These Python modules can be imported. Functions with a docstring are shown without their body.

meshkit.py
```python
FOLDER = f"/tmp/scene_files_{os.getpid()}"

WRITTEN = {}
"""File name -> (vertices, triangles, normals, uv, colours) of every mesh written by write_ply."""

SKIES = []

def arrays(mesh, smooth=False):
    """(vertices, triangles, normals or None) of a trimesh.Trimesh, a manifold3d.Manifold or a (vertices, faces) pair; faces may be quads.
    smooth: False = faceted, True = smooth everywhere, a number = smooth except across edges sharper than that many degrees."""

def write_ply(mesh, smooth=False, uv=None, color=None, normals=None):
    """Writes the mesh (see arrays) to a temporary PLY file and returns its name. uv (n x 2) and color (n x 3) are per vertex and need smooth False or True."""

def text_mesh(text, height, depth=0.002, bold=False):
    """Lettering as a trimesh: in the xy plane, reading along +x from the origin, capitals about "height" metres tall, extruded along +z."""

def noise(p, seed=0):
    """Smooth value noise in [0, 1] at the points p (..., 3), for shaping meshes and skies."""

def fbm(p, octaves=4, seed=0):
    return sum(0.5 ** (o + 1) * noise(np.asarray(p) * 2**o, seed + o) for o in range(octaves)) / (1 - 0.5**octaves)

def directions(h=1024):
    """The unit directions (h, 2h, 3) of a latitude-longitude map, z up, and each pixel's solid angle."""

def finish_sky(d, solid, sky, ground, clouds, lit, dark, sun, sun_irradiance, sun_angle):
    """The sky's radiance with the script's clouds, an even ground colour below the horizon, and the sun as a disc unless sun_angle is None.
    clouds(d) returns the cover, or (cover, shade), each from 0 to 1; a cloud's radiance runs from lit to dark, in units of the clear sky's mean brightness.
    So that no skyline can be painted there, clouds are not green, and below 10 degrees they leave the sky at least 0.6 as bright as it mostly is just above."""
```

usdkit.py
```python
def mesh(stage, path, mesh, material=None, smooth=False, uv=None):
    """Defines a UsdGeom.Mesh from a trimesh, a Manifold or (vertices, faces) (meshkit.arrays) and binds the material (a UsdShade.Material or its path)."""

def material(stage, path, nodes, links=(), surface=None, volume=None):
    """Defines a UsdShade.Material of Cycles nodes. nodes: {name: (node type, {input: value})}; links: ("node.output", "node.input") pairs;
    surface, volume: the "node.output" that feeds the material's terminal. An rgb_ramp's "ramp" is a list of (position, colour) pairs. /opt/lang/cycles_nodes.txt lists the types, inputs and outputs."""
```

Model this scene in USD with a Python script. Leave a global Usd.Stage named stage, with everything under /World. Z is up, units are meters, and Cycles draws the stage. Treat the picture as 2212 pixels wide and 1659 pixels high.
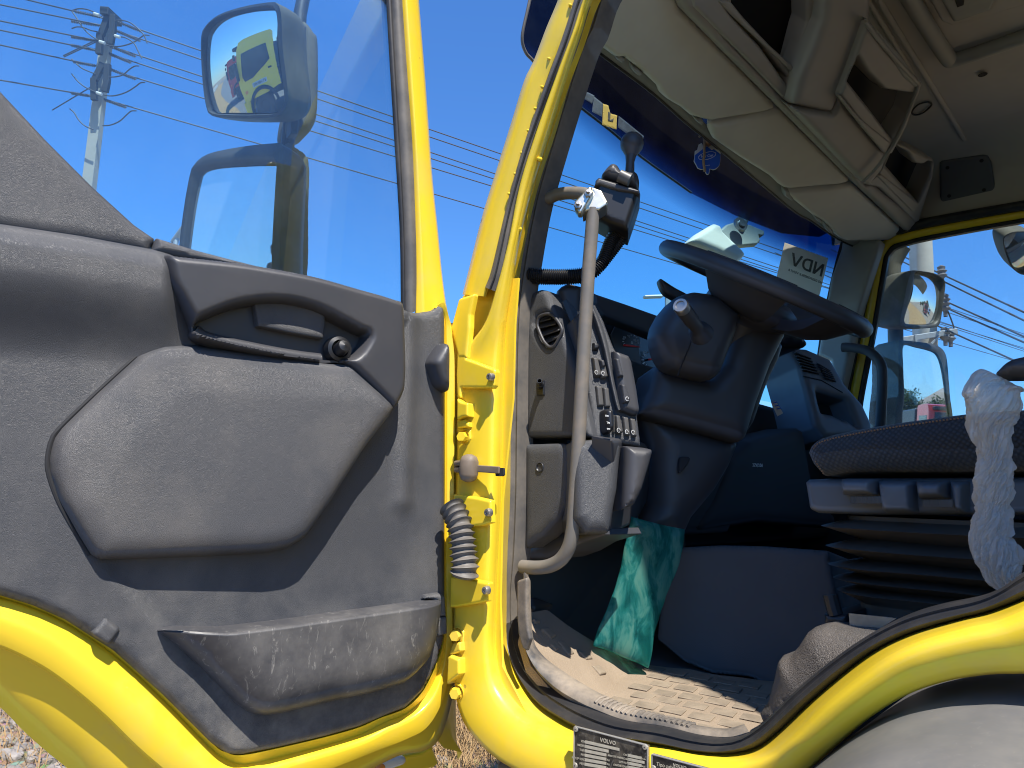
import math, random
import numpy as np
import trimesh, shapely, manifold3d
from shapely.geometry import Polygon, LineString
from scipy.spatial import Delaunay
import usdkit, meshkit
from pxr import Usd, UsdGeom, UsdLux, UsdShade, Gf, Sdf, Vt

stage = Usd.Stage.CreateInMemory()
UsdGeom.SetStageUpAxis(stage, UsdGeom.Tokens.z)
UsdGeom.SetStageMetersPerUnit(stage, 1.0)
UsdGeom.Xform.Define(stage, '/World')
UsdGeom.Scope.Define(stage, '/World/Looks')

# ------------------------------------------------------------------ camera
YAW, PITCH, ROLL = math.radians(46.5), math.radians(8.9), math.radians(2.2)
FPX, IW, IH = 1450.0, 2212.0, 1659.0
CP = np.array([0.0, 0.0, 1.5])
EXPOSURE = 0.85
_f = np.array([math.cos(PITCH) * math.cos(YAW), -math.cos(PITCH) * math.sin(YAW), math.sin(PITCH)])
_r0 = np.array([-math.sin(YAW), -math.cos(YAW), 0.0])
_u0 = np.cross(_r0, _f)
_r = math.cos(ROLL) * _r0 + math.sin(ROLL) * _u0
_u = math.cos(ROLL) * _u0 - math.sin(ROLL) * _r0
cam = UsdGeom.Camera.Define(stage, '/World/camera')
cam.CreateHorizontalApertureAttr(36.0)
cam.CreateVerticalApertureAttr(27.0)
cam.CreateFocalLengthAttr(36.0 * FPX / IW)
cam.CreateClippingRangeAttr(Gf.Vec2f(0.05, 5000))
cam.GetPrim().CreateAttribute('exposure', Sdf.ValueTypeNames.Float).Set(EXPOSURE)
cam.AddTransformOp().Set(Gf.Matrix4d(*_r, 0, *_u, 0, *(-_f), 0, *CP, 1))

# ------------------------------------------------------------------ sky and sun
SUN_H, SUN_E = math.radians(180 + 27), math.radians(60)     # heading clockwise from the truck's forward axis
_sd = np.array([math.cos(SUN_H) * math.cos(SUN_E), -math.sin(SUN_H) * math.cos(SUN_E), math.sin(SUN_E)])
sky_m = usdkit.material(stage, '/World/Looks/sky_air', {
    'sky': ('sky_texture', {'sky_type': 'single_scattering', 'sun_disc': False, 'sun_elevation': SUN_E,
                            'sun_rotation': math.atan2(_sd[0], _sd[1]), 'altitude': 300.0, 'air_density': 1.5,
                            'aerosol_density': 0.0, 'ozone_density': 22.0}),
    'bg': ('background_shader', {'strength': 0.118})}, [('sky.color', 'bg.color')], surface='bg.background')
dome = UsdLux.DomeLight.Define(stage, '/World/sky')
UsdShade.MaterialBindingAPI.Apply(dome.GetPrim()).Bind(sky_m)
dome.GetPrim().SetCustomDataByKey('kind', 'structure')
sun = UsdLux.DistantLight.Define(stage, '/World/sun')
sun.CreateIntensityAttr(1.2)
sun.CreateAngleAttr(0.53)
sun.CreateNormalizeAttr(True)
sun.CreateColorAttr(Gf.Vec3f(1.0, 0.95, 0.87))
_z = _sd
_x = np.cross([0, 0, 1.0], _z); _x /= np.linalg.norm(_x)
_y = np.cross(_z, _x)
sun.AddTransformOp().Set(Gf.Matrix4d(*_x, 0, *_y, 0, *_z, 0, 0, 0, 0, 1))

# ------------------------------------------------------------------ measuring: a direction seen from where the photographer stood
REG = {0: (0, 0, 1, 1), 1: (0, 0), 2: (0, 900), 3: (0, 1950), 4: (1300, 0), 5: (1300, 900), 6: (1300, 1950), 7: (2600, 0), 8: (2600, 900), 9: (2600, 1950)}
S2212 = 2212 / 4000.0
def Z(r, pts):
    """picture coordinates of a detail view r -> coordinates of the 2212 px wide picture"""
    p = np.asarray(pts, float).reshape(-1, 2)
    if r == 0: return p
    if r == 'p': return p * (400 / 830 * S2212) + np.array([2240, 1000]) * S2212      # instrument view
    if r == 'm': return p * (400 / 885 * S2212) + np.array([3380, 950]) * S2212       # far mirrors
    if r == 'h': return p * (360 / 919 * S2212) + np.array([1740, 1350]) * S2212      # hinge, upper
    if r == 'g': return p * (400 / 737 * S2212) + np.array([1700, 1900]) * S2212      # hinge, lower
    if r == 'b': return p * (800 / 2212 * S2212) + np.array([1100, 2500]) * S2212     # door foot
    if r == 'q': return p * (700 / 2212 * S2212) + np.array([2200, 2800]) * S2212     # data plates
    if r == 'k': return p * (260 / 1540 * S2212) + np.array([2640, 440]) * S2212      # air freshener
    if r == 'u': return p * (340 / 1343 * S2212) + np.array([280, 20]) * S2212        # utility pole
    return p * 0.35 + np.array(REG[r]) * S2212
def rays(px):
    p = np.asarray(px, float).reshape(-1, 2)
    return _f[None] + (p[:, :1] - IW / 2) / FPX * _r[None] - (p[:, 1:2] - IH / 2) / FPX * _u[None]
def nrm(v):
    v = np.asarray(v, float); return v / np.linalg.norm(v)
def head(h, tilt=0.0):
    """unit vector of a heading (degrees, clockwise from forward) tilted up by tilt degrees"""
    h, t = math.radians(h), math.radians(tilt)
    return np.array([math.cos(h) * math.cos(t), -math.sin(h) * math.cos(t), math.sin(t)])
class PL:
    def __init__(s, p, n):
        s.p, s.n = np.asarray(p, float), nrm(n)
        if np.dot(CP - s.p, s.n) < 0: s.n = -s.n
        a = np.array([0, 0, 1.0]) if abs(s.n[2]) < 0.95 else np.array([1.0, 0, 0])
        s.u = nrm(np.cross(a, s.n)); s.v = np.cross(s.n, s.u)
    def off(s, d): return PL(s.p + s.n * d, s.n)
    def to2(s, q): q = np.asarray(q) - s.p; return np.stack([q @ s.u, q @ s.v], -1)
    def to3(s, uv, h=0.0):
        uv = np.asarray(uv, float); return s.p + uv[..., :1] * s.u + uv[..., 1:2] * s.v + np.asarray(h).reshape(-1, 1) * s.n
def PX(c): return PL((c, 0, 0), (1, 0, 0))
def PY(c): return PL((0, c, 0), (0, 1, 0))
def PZ(c): return PL((0, 0, c), (0, 0, 1))
def T(px, plane):
    r = rays(px)
    t = ((plane.p - CP) @ plane.n) / (r @ plane.n)
    return CP + r * t[:, None]
def at(px, depth):
    return CP + rays(px) * np.asarray(depth, float).reshape(-1, 1)
def through(px, base, h, tilt=0.0):
    """plane through the point seen at px on plane base, facing heading h"""
    return PL(T([px], base)[0], head(h, tilt))

# ------------------------------------------------------------------ mesh tools
def cat(*ms):
    ms = [m for m in ms if m is not None]
    return trimesh.util.concatenate([m if isinstance(m, trimesh.Trimesh) else tm(m) for m in ms])
def tm(m):
    if isinstance(m, trimesh.Trimesh): return m
    if hasattr(m, 'to_mesh'):
        k = m.to_mesh(); return trimesh.Trimesh(k.vert_properties[:, :3], k.tri_verts, process=False)
    v, f = m; f = np.asarray(f)
    if f.shape[1] == 4: f = np.vstack([f[:, [0, 1, 2]], f[:, [0, 2, 3]]])
    return trimesh.Trimesh(v, f, process=False)
def cr(pts, n=8, closed=False):
    """Catmull-Rom curve through pts"""
    p = np.asarray(pts, float)
    if closed: q = np.vstack([p[-1:], p, p[:2]])
    else: q = np.vstack([2 * p[:1] - p[1:2], p, 2 * p[-1:] - p[-2:-1]])
    out = []
    for i in range(1, len(q) - 2):
        t = np.linspace(0, 1, n, endpoint=False)[:, None]
        a, b, c, d = q[i - 1], q[i], q[i + 1], q[i + 2]
        out.append(0.5 * ((2 * b) + (c - a) * t + (2 * a - 5 * b + 4 * c - d) * t * t + (3 * b - a - 3 * c + d) * t ** 3))
    o = np.vstack(out)
    return o if closed else np.vstack([o, p[-1:]])
def resample(p, n):
    p = np.asarray(p, float)
    s = np.r_[0, np.cumsum(np.linalg.norm(np.diff(p, axis=0), axis=1))]
    t = np.linspace(0, s[-1], n)
    return np.stack([np.interp(t, s, p[:, k]) for k in range(p.shape[1])], 1)
def grid(rows, closed=False):
    """sheet through rows of equal length"""
    R = np.asarray(rows); m, n = R.shape[:2]
    i = np.arange(m - 1)[:, None]; j = np.arange(n if closed else n - 1)[None]
    a = (i * n + j).ravel(); b = (i * n + (j + 1) % n).ravel(); c = ((i + 1) * n + (j + 1) % n).ravel(); d = ((i + 1) * n + j).ravel()
    return tm((R.reshape(-1, 3), np.stack([a, b, c, d], 1)))
def shell(rows, back):
    """sheet with a thickness: back is a vector or one vector per vertex"""
    R = np.asarray(rows); B = R + np.asarray(back)
    g1, g2 = grid(R), grid(B)
    edge = lambda A: np.vstack([A[0], A[1:, -1], A[-1, -2::-1], A[-2:0:-1, 0]])
    return cat(g1, g2, grid([edge(R), edge(B)], closed=True))
def tube(pts, r, sides=12, closed=False, caps=True):
    p = np.asarray(pts, float); n = len(p)
    r = np.broadcast_to(np.asarray(r, float), n) if np.ndim(r) < 2 else r
    t = np.gradient(p, axis=0) if not closed else np.roll(p, -1, 0) - np.roll(p, 1, 0)
    t /= np.linalg.norm(t, axis=1, keepdims=True)
    a = np.array([0, 0, 1.0]) if abs(t[0][2]) < 0.9 else np.array([1.0, 0, 0])
    u = nrm(np.cross(t[0], a)); U = [u]
    for k in range(1, n):
        u = nrm(u - t[k] * (u @ t[k])); U.append(u)
    U = np.array(U); V = np.cross(t, U)
    th = np.linspace(0, 2 * np.pi, sides, endpoint=False)
    R = p[:, None] + r[:, None, None] * (np.cos(th)[None, :, None] * U[:, None] + np.sin(th)[None, :, None] * V[:, None])
    if closed: R = np.vstack([R, R[:1]])
    m = grid(R, closed=True)
    if caps and not closed:
        c = []
        for k in (0, -1):
            vv = np.vstack([R[k], p[k:k + 1] if k == 0 else p[-1:]])
            idx = np.arange(sides)
            c.append(tm((vv, np.stack([idx, (idx + 1) % sides, np.full(sides, sides)], 1))))
        m = cat(m, *c)
    return m
def lathe(profile, p, axis, sides=24):
    """profile: (radius, along) pairs turned about axis through p"""
    ax = nrm(axis); a = np.array([0, 0, 1.0]) if abs(ax[2]) < 0.9 else np.array([1.0, 0, 0])
    u = nrm(np.cross(ax, a)); v = np.cross(ax, u)
    th = np.linspace(0, 2 * np.pi, sides, endpoint=False)
    ring = np.cos(th)[:, None] * u + np.sin(th)[:, None] * v
    return grid([np.asarray(p) + h * ax + max(r, 1e-5) * ring for r, h in profile], closed=True)
def rbox(c, size, R=None, bevel=0.004, seg=8):
    """rounded box; R rows are its axes"""
    c, h = np.asarray(c, float), np.asarray(size, float) / 2
    b = min(bevel, *(h * 0.98))
    sp = manifold3d.Manifold.sphere(b, seg)
    parts = [sp.translate((sx * (h[0] - b), sy * (h[1] - b), sz * (h[2] - b))) for sx in (-1, 1) for sy in (-1, 1) for sz in (-1, 1)]
    m = tm(manifold3d.Manifold.batch_hull(parts))
    R = np.eye(3) if R is None else np.asarray(R)
    return trimesh.Trimesh(m.vertices @ R + c, m.faces, process=False)
def axes(fwd, up=(0, 0, 1)):
    f = nrm(fwd); s = nrm(np.cross(up, f)); return np.array([f, s, np.cross(f, s)])
def ringpts(poly, step):
    out = []
    geoms = getattr(poly, 'geoms', [poly])
    for g in geoms:
        if g.is_empty or g.geom_type != 'Polygon': continue
        for ring in [g.exterior, *g.interiors]:
            n = max(8, int(ring.length / step)); out.append(np.array([ring.interpolate(k / n, normalized=True).coords[0] for k in range(n)]))
    return out
def relief(px, plane, H=0.0, bevel=0.0, back=0.01, holes=(), step=None, soft=None, curve='round', fn=None, smooth_px=True, cell=None, raw=False):
    """A solid panel: outline px on the plane, raised towards the viewer by H over a shoulder of width bevel, with walls going back."""
    def poly2(q):
        q = np.asarray(q, float)
        return plane.to2(q if raw else T(cr(q, 6, True) if smooth_px else q, plane))
    pg = Polygon(poly2(px), [poly2(h) for h in holes]).buffer(0)
    if pg.geom_type != 'Polygon': pg = max(pg.geoms, key=lambda g: g.area)
    size = math.sqrt(pg.area)
    step = step or min(max(size / 40, 0.0015), 0.02)
    if bevel > 0: step = min(step, max(bevel * 0.6, 0.0012))
    pts = [np.vstack(ringpts(pg, step))]
    if bevel > 0:
        last = 0.0
        for k in (0.08, 0.2, 0.36, 0.55, 0.77, 1.0):
            if bevel * (k - last) < 0.4 * step and k < 1.0: continue
            last = k
            q = ringpts(pg.buffer(-bevel * k), step * 1.3)
            if q: pts.append(np.vstack(q))
    inner = pg.buffer(-max(bevel * 1.1, step * 0.7))
    cell = cell or step * 3
    x0, y0, x1, y1 = pg.bounds
    gx, gy = np.meshgrid(np.arange(x0, x1, cell), np.arange(y0, y1, cell))
    gx = gx + (np.arange(gx.shape[0]) % 2)[:, None] * cell / 2
    q = np.stack([gx.ravel(), gy.ravel()], 1)
    if len(q) and not inner.is_empty: pts.append(q[shapely.contains_xy(inner, q[:, 0], q[:, 1])])
    uv = np.vstack(pts)
    uv = uv[np.unique(np.round(uv, 6), axis=0, return_index=True)[1]]
    tri = Delaunay(uv).simplices
    c = uv[tri].mean(1)
    tri = tri[shapely.contains_xy(pg, c[:, 0], c[:, 1])]
    e = uv[tri]
    ar = (e[:, 1, 0] - e[:, 0, 0]) * (e[:, 2, 1] - e[:, 0, 1]) - (e[:, 1, 1] - e[:, 0, 1]) * (e[:, 2, 0] - e[:, 0, 0])
    tri = np.where(ar[:, None] < 0, tri[:, ::-1], tri)[np.abs(ar) > 1e-12]
    h = np.zeros(len(uv))
    if H or bevel:
        ln = pg.boundary if soft is None else LineString(plane.to2(T(cr(soft, 6) if smooth_px else soft, plane)))
        d = shapely.distance(shapely.points(uv), ln)
        t = np.clip(d / max(bevel, 1e-9), 0, 1)
        h = H * (np.sqrt(np.maximum(0, 1 - (1 - t) ** 2)) if curve == 'round' else t * t * (3 - 2 * t) if curve == 'smooth' else t)
    if fn is not None: h = h + fn(uv)
    top = plane.to3(uv, h)
    ed = np.sort(np.vstack([tri[:, [0, 1]], tri[:, [1, 2]], tri[:, [2, 0]]]), axis=1)
    allE = np.vstack([tri[:, [0, 1]], tri[:, [1, 2]], tri[:, [2, 0]]])
    _, inv, cnt = np.unique(ed, axis=0, return_inverse=True, return_counts=True)
    bd = allE[cnt[inv.ravel()] == 1]
    if back is None: return tm((top, tri))
    low = plane.to3(uv, np.full(len(uv), -back))
    n = len(uv)
    walls = np.vstack([np.stack([bd[:, 1], bd[:, 0], bd[:, 0] + n], 1), np.stack([bd[:, 1], bd[:, 0] + n, bd[:, 1] + n], 1)])
    m = trimesh.Trimesh(np.vstack([top, low]), np.vstack([tri, walls, tri[:, ::-1] + n]), process=False)
    m.remove_unreferenced_vertices()
    return m
def band(A, B, bulge=0.0, n=60, back=0.01, cross=7, d=None, curve=True):
    """A strip between two 3-D edge lines, crowned by bulge, with a thickness (towards -d)."""
    A, B = (cr(A, 8) if curve else np.asarray(A)), (cr(B, 8) if curve else np.asarray(B))
    A, B = resample(A, n), resample(B, n)
    if d is None:
        m = (A + B) / 2; d = nrm(np.mean(CP - m, axis=0))
    d = np.asarray(d, float)
    t = np.linspace(0, 1, cross)
    rows = [A * (1 - k) + B * k + bulge * math.sin(math.pi * k) ** 0.7 * d for k in t]
    return shell(rows, -back * d)
def slab(pts3, vec):
    """flat polygon of 3-D points swept along vec"""
    p = np.asarray(pts3, float); q = PL(p[0], np.cross(p[1] - p[0], p[2] - p[0]))
    pl = Polygon(q.to2(p)).buffer(0)
    v2, f = trimesh.creation.triangulate_polygon(pl, engine='earcut')
    a = q.to3(v2, 0 * v2[:, 0]); n = len(a)
    ed = np.array(list(pl.exterior.coords))[:-1]
    e3 = q.to3(ed, 0 * ed[:, 0])
    return cat(tm((a, f)), tm((a + vec, f[:, ::-1])), grid([e3, e3 + vec], closed=True))
def text_on(text, corners, height_frac, bold=False, depth=0.0006, mirror=False, width_frac=None, pos=(0, 0)):
    """Lettering on a four-cornered plate given by its 3-D corners (tl, tr, br, bl); pos = lower left corner of the text in plate fractions."""
    tl, tr, br, bl = [np.asarray(c, float) for c in corners]
    m = meshkit.text_mesh(text, 1.0, 0.02, bold)
    v = np.array(m.vertices)
    wpl, hpl = np.linalg.norm(tr - tl), np.linalg.norm(tl - bl)
    sx = sy = height_frac * hpl
    if width_frac: sx = width_frac * wpl / max(v[:, 0].max(), 1e-6)
    x, y = pos[0] + v[:, 0] * sx / wpl, pos[1] + v[:, 1] * sy / hpl
    if mirror: x = 1 - x
    n = nrm(np.cross(tr - tl, bl - tl))
    if np.dot(CP - tl, n) < 0: n = -n
    P = (bl * (1 - x[:, None]) + br * x[:, None]) * (1 - y[:, None]) + (tl * (1 - x[:, None]) + tr * x[:, None]) * y[:, None]
    P = P + n * (v[:, 2:3] / 0.02 * depth)
    return trimesh.Trimesh(P, m.faces, process=False)

# ------------------------------------------------------------------ scene tools
_count = {}
class Node:
    def __init__(s, path, base): s.path, s.base = path, base
def free(parent, name):
    k = (parent, name); i = _count.get(k, 0); _count[k] = i + 1
    return f'{parent}/{name}' if i == 0 else f'{parent}/{name}_{i:03d}'
def put(prim, label=None, category=None, group=None, kind=None):
    for k, v in (('label', label), ('category', category), ('group', group), ('kind', kind)):
        if v: prim.SetCustomDataByKey(k, v)
def thing(name, label, category, base=(0, 0, 0), group=None, kind=None):
    p = free('/World', name)
    x = UsdGeom.Xform.Define(stage, p)
    x.AddTranslateOp().Set(Gf.Vec3d(*map(float, base)))
    put(x.GetPrim(), label, category, group, kind)
    return Node(p, np.asarray(base, float))
def part(parent, name, mesh, mat, smooth=35, label=None, kind=None):
    p = free(parent.path, name)
    m = tm(mesh); m = trimesh.Trimesh(m.vertices - parent.base, m.faces, process=False)
    g = usdkit.mesh(stage, p, m, mat, smooth=smooth)
    put(g.GetPrim(), label, None, None, kind)
    return Node(p, parent.base)
def single(name, mesh, mat, label=None, category=None, group=None, kind=None, smooth=35):
    p = free('/World', name)
    m = tm(mesh)
    base = np.array([m.vertices[:, 0].mean(), m.vertices[:, 1].mean(), m.vertices[:, 2].min()]) if kind != 'structure' else np.zeros(3)
    g = usdkit.mesh(stage, p, trimesh.Trimesh(m.vertices - base, m.faces, process=False), mat, smooth=smooth)
    UsdGeom.Xformable(g).AddTranslateOp().Set(Gf.Vec3d(*map(float, base)))
    put(g.GetPrim(), label, category, group, kind)
    return Node(p, base)

# ------------------------------------------------------------------ materials
def mat(name, nodes, links, surface, volume=None):
    return usdkit.material(stage, '/World/Looks/' + name, nodes, links, surface=surface, volume=volume)
def plain(name, col, rough=0.5, metallic=0.0, spec=0.5, var=0.0, scale=30.0, coat=0.0, bump=0.0, bscale=200.0, trans=0.0):
    n = {'p': ('principled_bsdf', {'base_color': col, 'roughness': rough, 'metallic': metallic, 'specular_ior_level': spec, 'coat_weight': coat, 'coat_roughness': 0.12}),
         'g': ('geometry', {})}
    l = []
    if var:
        n['n'] = ('noise_texture', {'scale': scale, 'detail': 5.0, 'roughness': 0.65})
        n['r'] = ('rgb_ramp', {'ramp': [(0.3, tuple(c * (1 - var) for c in col)), (0.7, tuple(min(1, c * (1 + var)) for c in col))]})
        l += [('g.position', 'n.vector'), ('n.fac', 'r.fac'), ('r.color', 'p.base_color')]
    if bump:
        n['bn'] = ('noise_texture', {'scale': bscale, 'detail': 3.0})
        n['b'] = ('bump', {'strength': bump, 'distance': 0.002})
        l += [('g.position', 'bn.vector'), ('bn.fac', 'b.height'), ('b.normal', 'p.normal')]
    return mat(name, n, l, 'p.BSDF')
def dusty(name, col, dust=(0.30, 0.24, 0.17), amount=0.35, scale=6.0, rough=0.5, grain=0.0, gscale=260.0, scratch=0.0, spec=0.4, low=0.45, coat=0.0, lowz=None, speck=0.0, spcol=(0.12, 0.07, 0.03)):
    """A surface with dust lying in patches, an embossed leather grain, and scratches."""
    n = {'g': ('geometry', {}),
         'p': ('principled_bsdf', {'roughness': rough, 'specular_ior_level': spec, 'coat_weight': coat, 'coat_roughness': 0.1}),
         'n': ('noise_texture', {'scale': scale, 'detail': 7.0, 'roughness': 0.66}),
         'r': ('rgb_ramp', {'ramp': [(low, (0, 0, 0)), (0.8, (amount,) * 3)]}),
         'mx': ('mix_color', {'a': col, 'b': dust})}
    l = [('g.position', 'n.vector'), ('n.fac', 'r.fac'), ('r.color', 'mx.fac')]
    out = 'mx.result'
    if lowz is not None:       # more dust towards the foot of the thing, where boots and the road throw it
        n['sx'] = ('separate_xyz', {}); n['mr'] = ('map_range', {'from_min': lowz[1], 'from_max': lowz[0], 'to_min': 0.0, 'to_max': lowz[2], 'clamp': True})
        n['n9'] = ('noise_texture', {'scale': 19.0, 'detail': 6.0, 'roughness': 0.7}); n['r9'] = ('rgb_ramp', {'ramp': [(0.38, (0, 0, 0)), (0.72, (1, 1, 1))]})
        n['m9'] = ('math', {'math_type': 'multiply'}); n['mx9'] = ('mix_color', {'b': dust})
        l += [('g.position', 'sx.vector'), ('sx.z', 'mr.value'), ('g.position', 'n9.vector'), ('n9.fac', 'r9.fac'), ('r9.color', 'm9.value1'), ('mr.result', 'm9.value2'), ('m9.value', 'mx9.fac'), (out, 'mx9.a')]
        out = 'mx9.result'
    if scratch:
        n['mp'] = ('mapping', {'mapping_type': 'point', 'scale': (14.0, 14.0, 5.0), 'rotation': (0.6, 0.3, 0.5)})
        n['sn'] = ('noise_texture', {'scale': 6.0, 'detail': 8.0, 'roughness': 0.75, 'distortion': 1.4})
        n['sr'] = ('rgb_ramp', {'ramp': [(0.575, (0, 0, 0)), (0.68, (scratch,) * 3), (0.8, (scratch,) * 3)]})
        n['sm'] = ('mix_color', {'b': (0.42, 0.40, 0.36)})
        l += [('g.position', 'mp.vector'), ('mp.vector', 'sn.vector'), ('sn.fac', 'sr.fac'), ('sr.color', 'sm.fac'), (out, 'sm.a')]
        out = 'sm.result'
    if speck:
        n['vs'] = ('voronoi_texture', {'scale': 34.0, 'feature': 'f1'})
        n['vn'] = ('noise_texture', {'scale': 11.0, 'detail': 2.0}); n['vr'] = ('rgb_ramp', {'ramp': [(0.55, (0, 0, 0)), (0.7, (0.16,) * 3)]})
        n['vl'] = ('math', {'math_type': 'less_than'}); n['vm'] = ('math', {'math_type': 'multiply', 'value2': speck}); n['vx'] = ('mix_color', {'b': spcol})
        l += [('g.position', 'vs.vector'), ('g.position', 'vn.vector'), ('vn.fac', 'vr.fac'), ('vs.distance', 'vl.value1'), ('vr.color', 'vl.value2'), ('vl.value', 'vm.value1'), ('vm.value', 'vx.fac'), (out, 'vx.a')]
        out = 'vx.result'
    l.append((out, 'p.base_color'))
    if grain:
        n['w'] = ('noise_texture', {'scale': gscale * 0.35, 'detail': 2.0})
        n['wm'] = ('mix_vector', {'fac': 0.018})
        n['v'] = ('voronoi_texture', {'feature': 'distance_to_edge', 'scale': gscale})
        n['vr2'] = ('rgb_ramp', {'ramp': [(0.0, (0, 0, 0)), (0.22, (1, 1, 1))]})
        n['b'] = ('bump', {'strength': grain, 'distance': 0.0035})
        l += [('g.position', 'w.vector'), ('g.position', 'wm.a'), ('w.color', 'wm.b'), ('wm.result', 'v.vector'), ('v.distance', 'vr2.fac'), ('vr2.color', 'b.height'), ('b.normal', 'p.normal')]
    else:
        n['bn'] = ('noise_texture', {'scale': 40.0, 'detail': 6.0, 'roughness': 0.6}); n['b'] = ('bump', {'strength': 0.10, 'distance': 0.002})
        l += [('g.position', 'bn.vector'), ('bn.fac', 'b.height'), ('b.normal', 'p.normal')]
    return mat(name, n, l, 'p.BSDF')
def pane(name, tint=(0.9, 0.94, 0.95), dust=0.03, rough=0.0, dcol=(0.7, 0.72, 0.74), band=None, ior=1.45):
    n = {'t': ('transparent_bsdf', {'color': tint}), 'g': ('glossy_bsdf', {'color': (1, 1, 1), 'roughness': rough}), 'f': ('fresnel', {'IOR': ior}),
         'm': ('mix_closure', {}), 'd': ('diffuse_bsdf', {'color': dcol}), 'geo': ('geometry', {}),
         'n': ('noise_texture', {'scale': 5.0, 'detail': 6.0, 'roughness': 0.7}), 'r': ('rgb_ramp', {'ramp': [(0.35, (dust * 0.4,) * 3), (0.75, (dust * 1.6,) * 3)]}), 'm2': ('mix_closure', {})}
    l = [('geo.position', 'n.vector'), ('n.fac', 'r.fac'), ('r.color', 'm2.fac'), ('f.fac', 'm.fac'), ('t.BSDF', 'm.closure1'), ('g.BSDF', 'm.closure2'), ('m.closure', 'm2.closure1'), ('d.BSDF', 'm2.closure2')]
    if band:                                                    # the tinted band along a windscreen's top, part of the glass
        n['s'] = ('separate_xyz', {}); n['mr'] = ('map_range', {'from_min': band[0], 'from_max': band[1], 'clamp': True}); n['c'] = ('mix_color', {'a': tint, 'b': band[2]})
        l += [('geo.position', 's.vector'), ('s.z', 'mr.value'), ('mr.result', 'c.fac'), ('c.result', 't.color')]
    return mat(name, n, l, 'm2.closure')
M = {}
M['yellow'] = dusty('yellow_paint', (0.82, 0.575, 0.030), (0.50, 0.39, 0.20), 0.36, 7.0, 0.34, coat=0.35, low=0.5, speck=0.55)
M['card'] = dusty('grained_grey_plastic', (0.054, 0.056, 0.063), (0.30, 0.28, 0.25), 0.25, 5.0, 0.44, grain=0.34, gscale=520.0, lowz=(1.05, 1.42, 0.75))
M['pad'] = dusty('grained_grey_pad', (0.062, 0.063, 0.069), (0.30, 0.265, 0.22), 0.27, 6.0, 0.42, grain=0.34, gscale=520.0)
M['dash'] = dusty('grained_dash_plastic', (0.054, 0.056, 0.062), (0.22, 0.21, 0.20), 0.14, 6.0, 0.46, grain=0.34, gscale=480.0)
M['smooth'] = dusty('smooth_dark_plastic', (0.042, 0.042, 0.047), (0.2, 0.17, 0.14), 0.10, 8.0, 0.47, spec=0.45)
M['pocket'] = dusty('scuffed_plastic', (0.05, 0.05, 0.055), (0.32, 0.30, 0.27), 0.42, 9.0, 0.42, scratch=0.42, lowz=(1.0, 1.35, 0.4))
M['switch'] = plain('switch_plastic', (0.07, 0.066, 0.062), 0.45, var=0.1)
M['black'] = plain('black_plastic', (0.012, 0.012, 0.014), 0.4)
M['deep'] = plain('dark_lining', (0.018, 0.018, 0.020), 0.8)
M['rubber'] = dusty('door_rubber', (0.085, 0.080, 0.076), (0.32, 0.27, 0.21), 0.5, 12.0, 0.55, low=0.4)
M['sealdark'] = dusty('dark_rubber', (0.022, 0.022, 0.024), (0.2, 0.17, 0.13), 0.2, 14.0, 0.45)
M['sill'] = dusty('worn_sill_rubber', (0.05, 0.05, 0.052), (0.42, 0.34, 0.25), 0.95, 11.0, 0.6, low=0.38)
M['mat'] = dusty('dusty_floor_mat', (0.26, 0.20, 0.14), (0.36, 0.285, 0.205), 0.7, 10.0, 0.85, grain=0.35, gscale=300.0, low=0.3)
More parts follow.
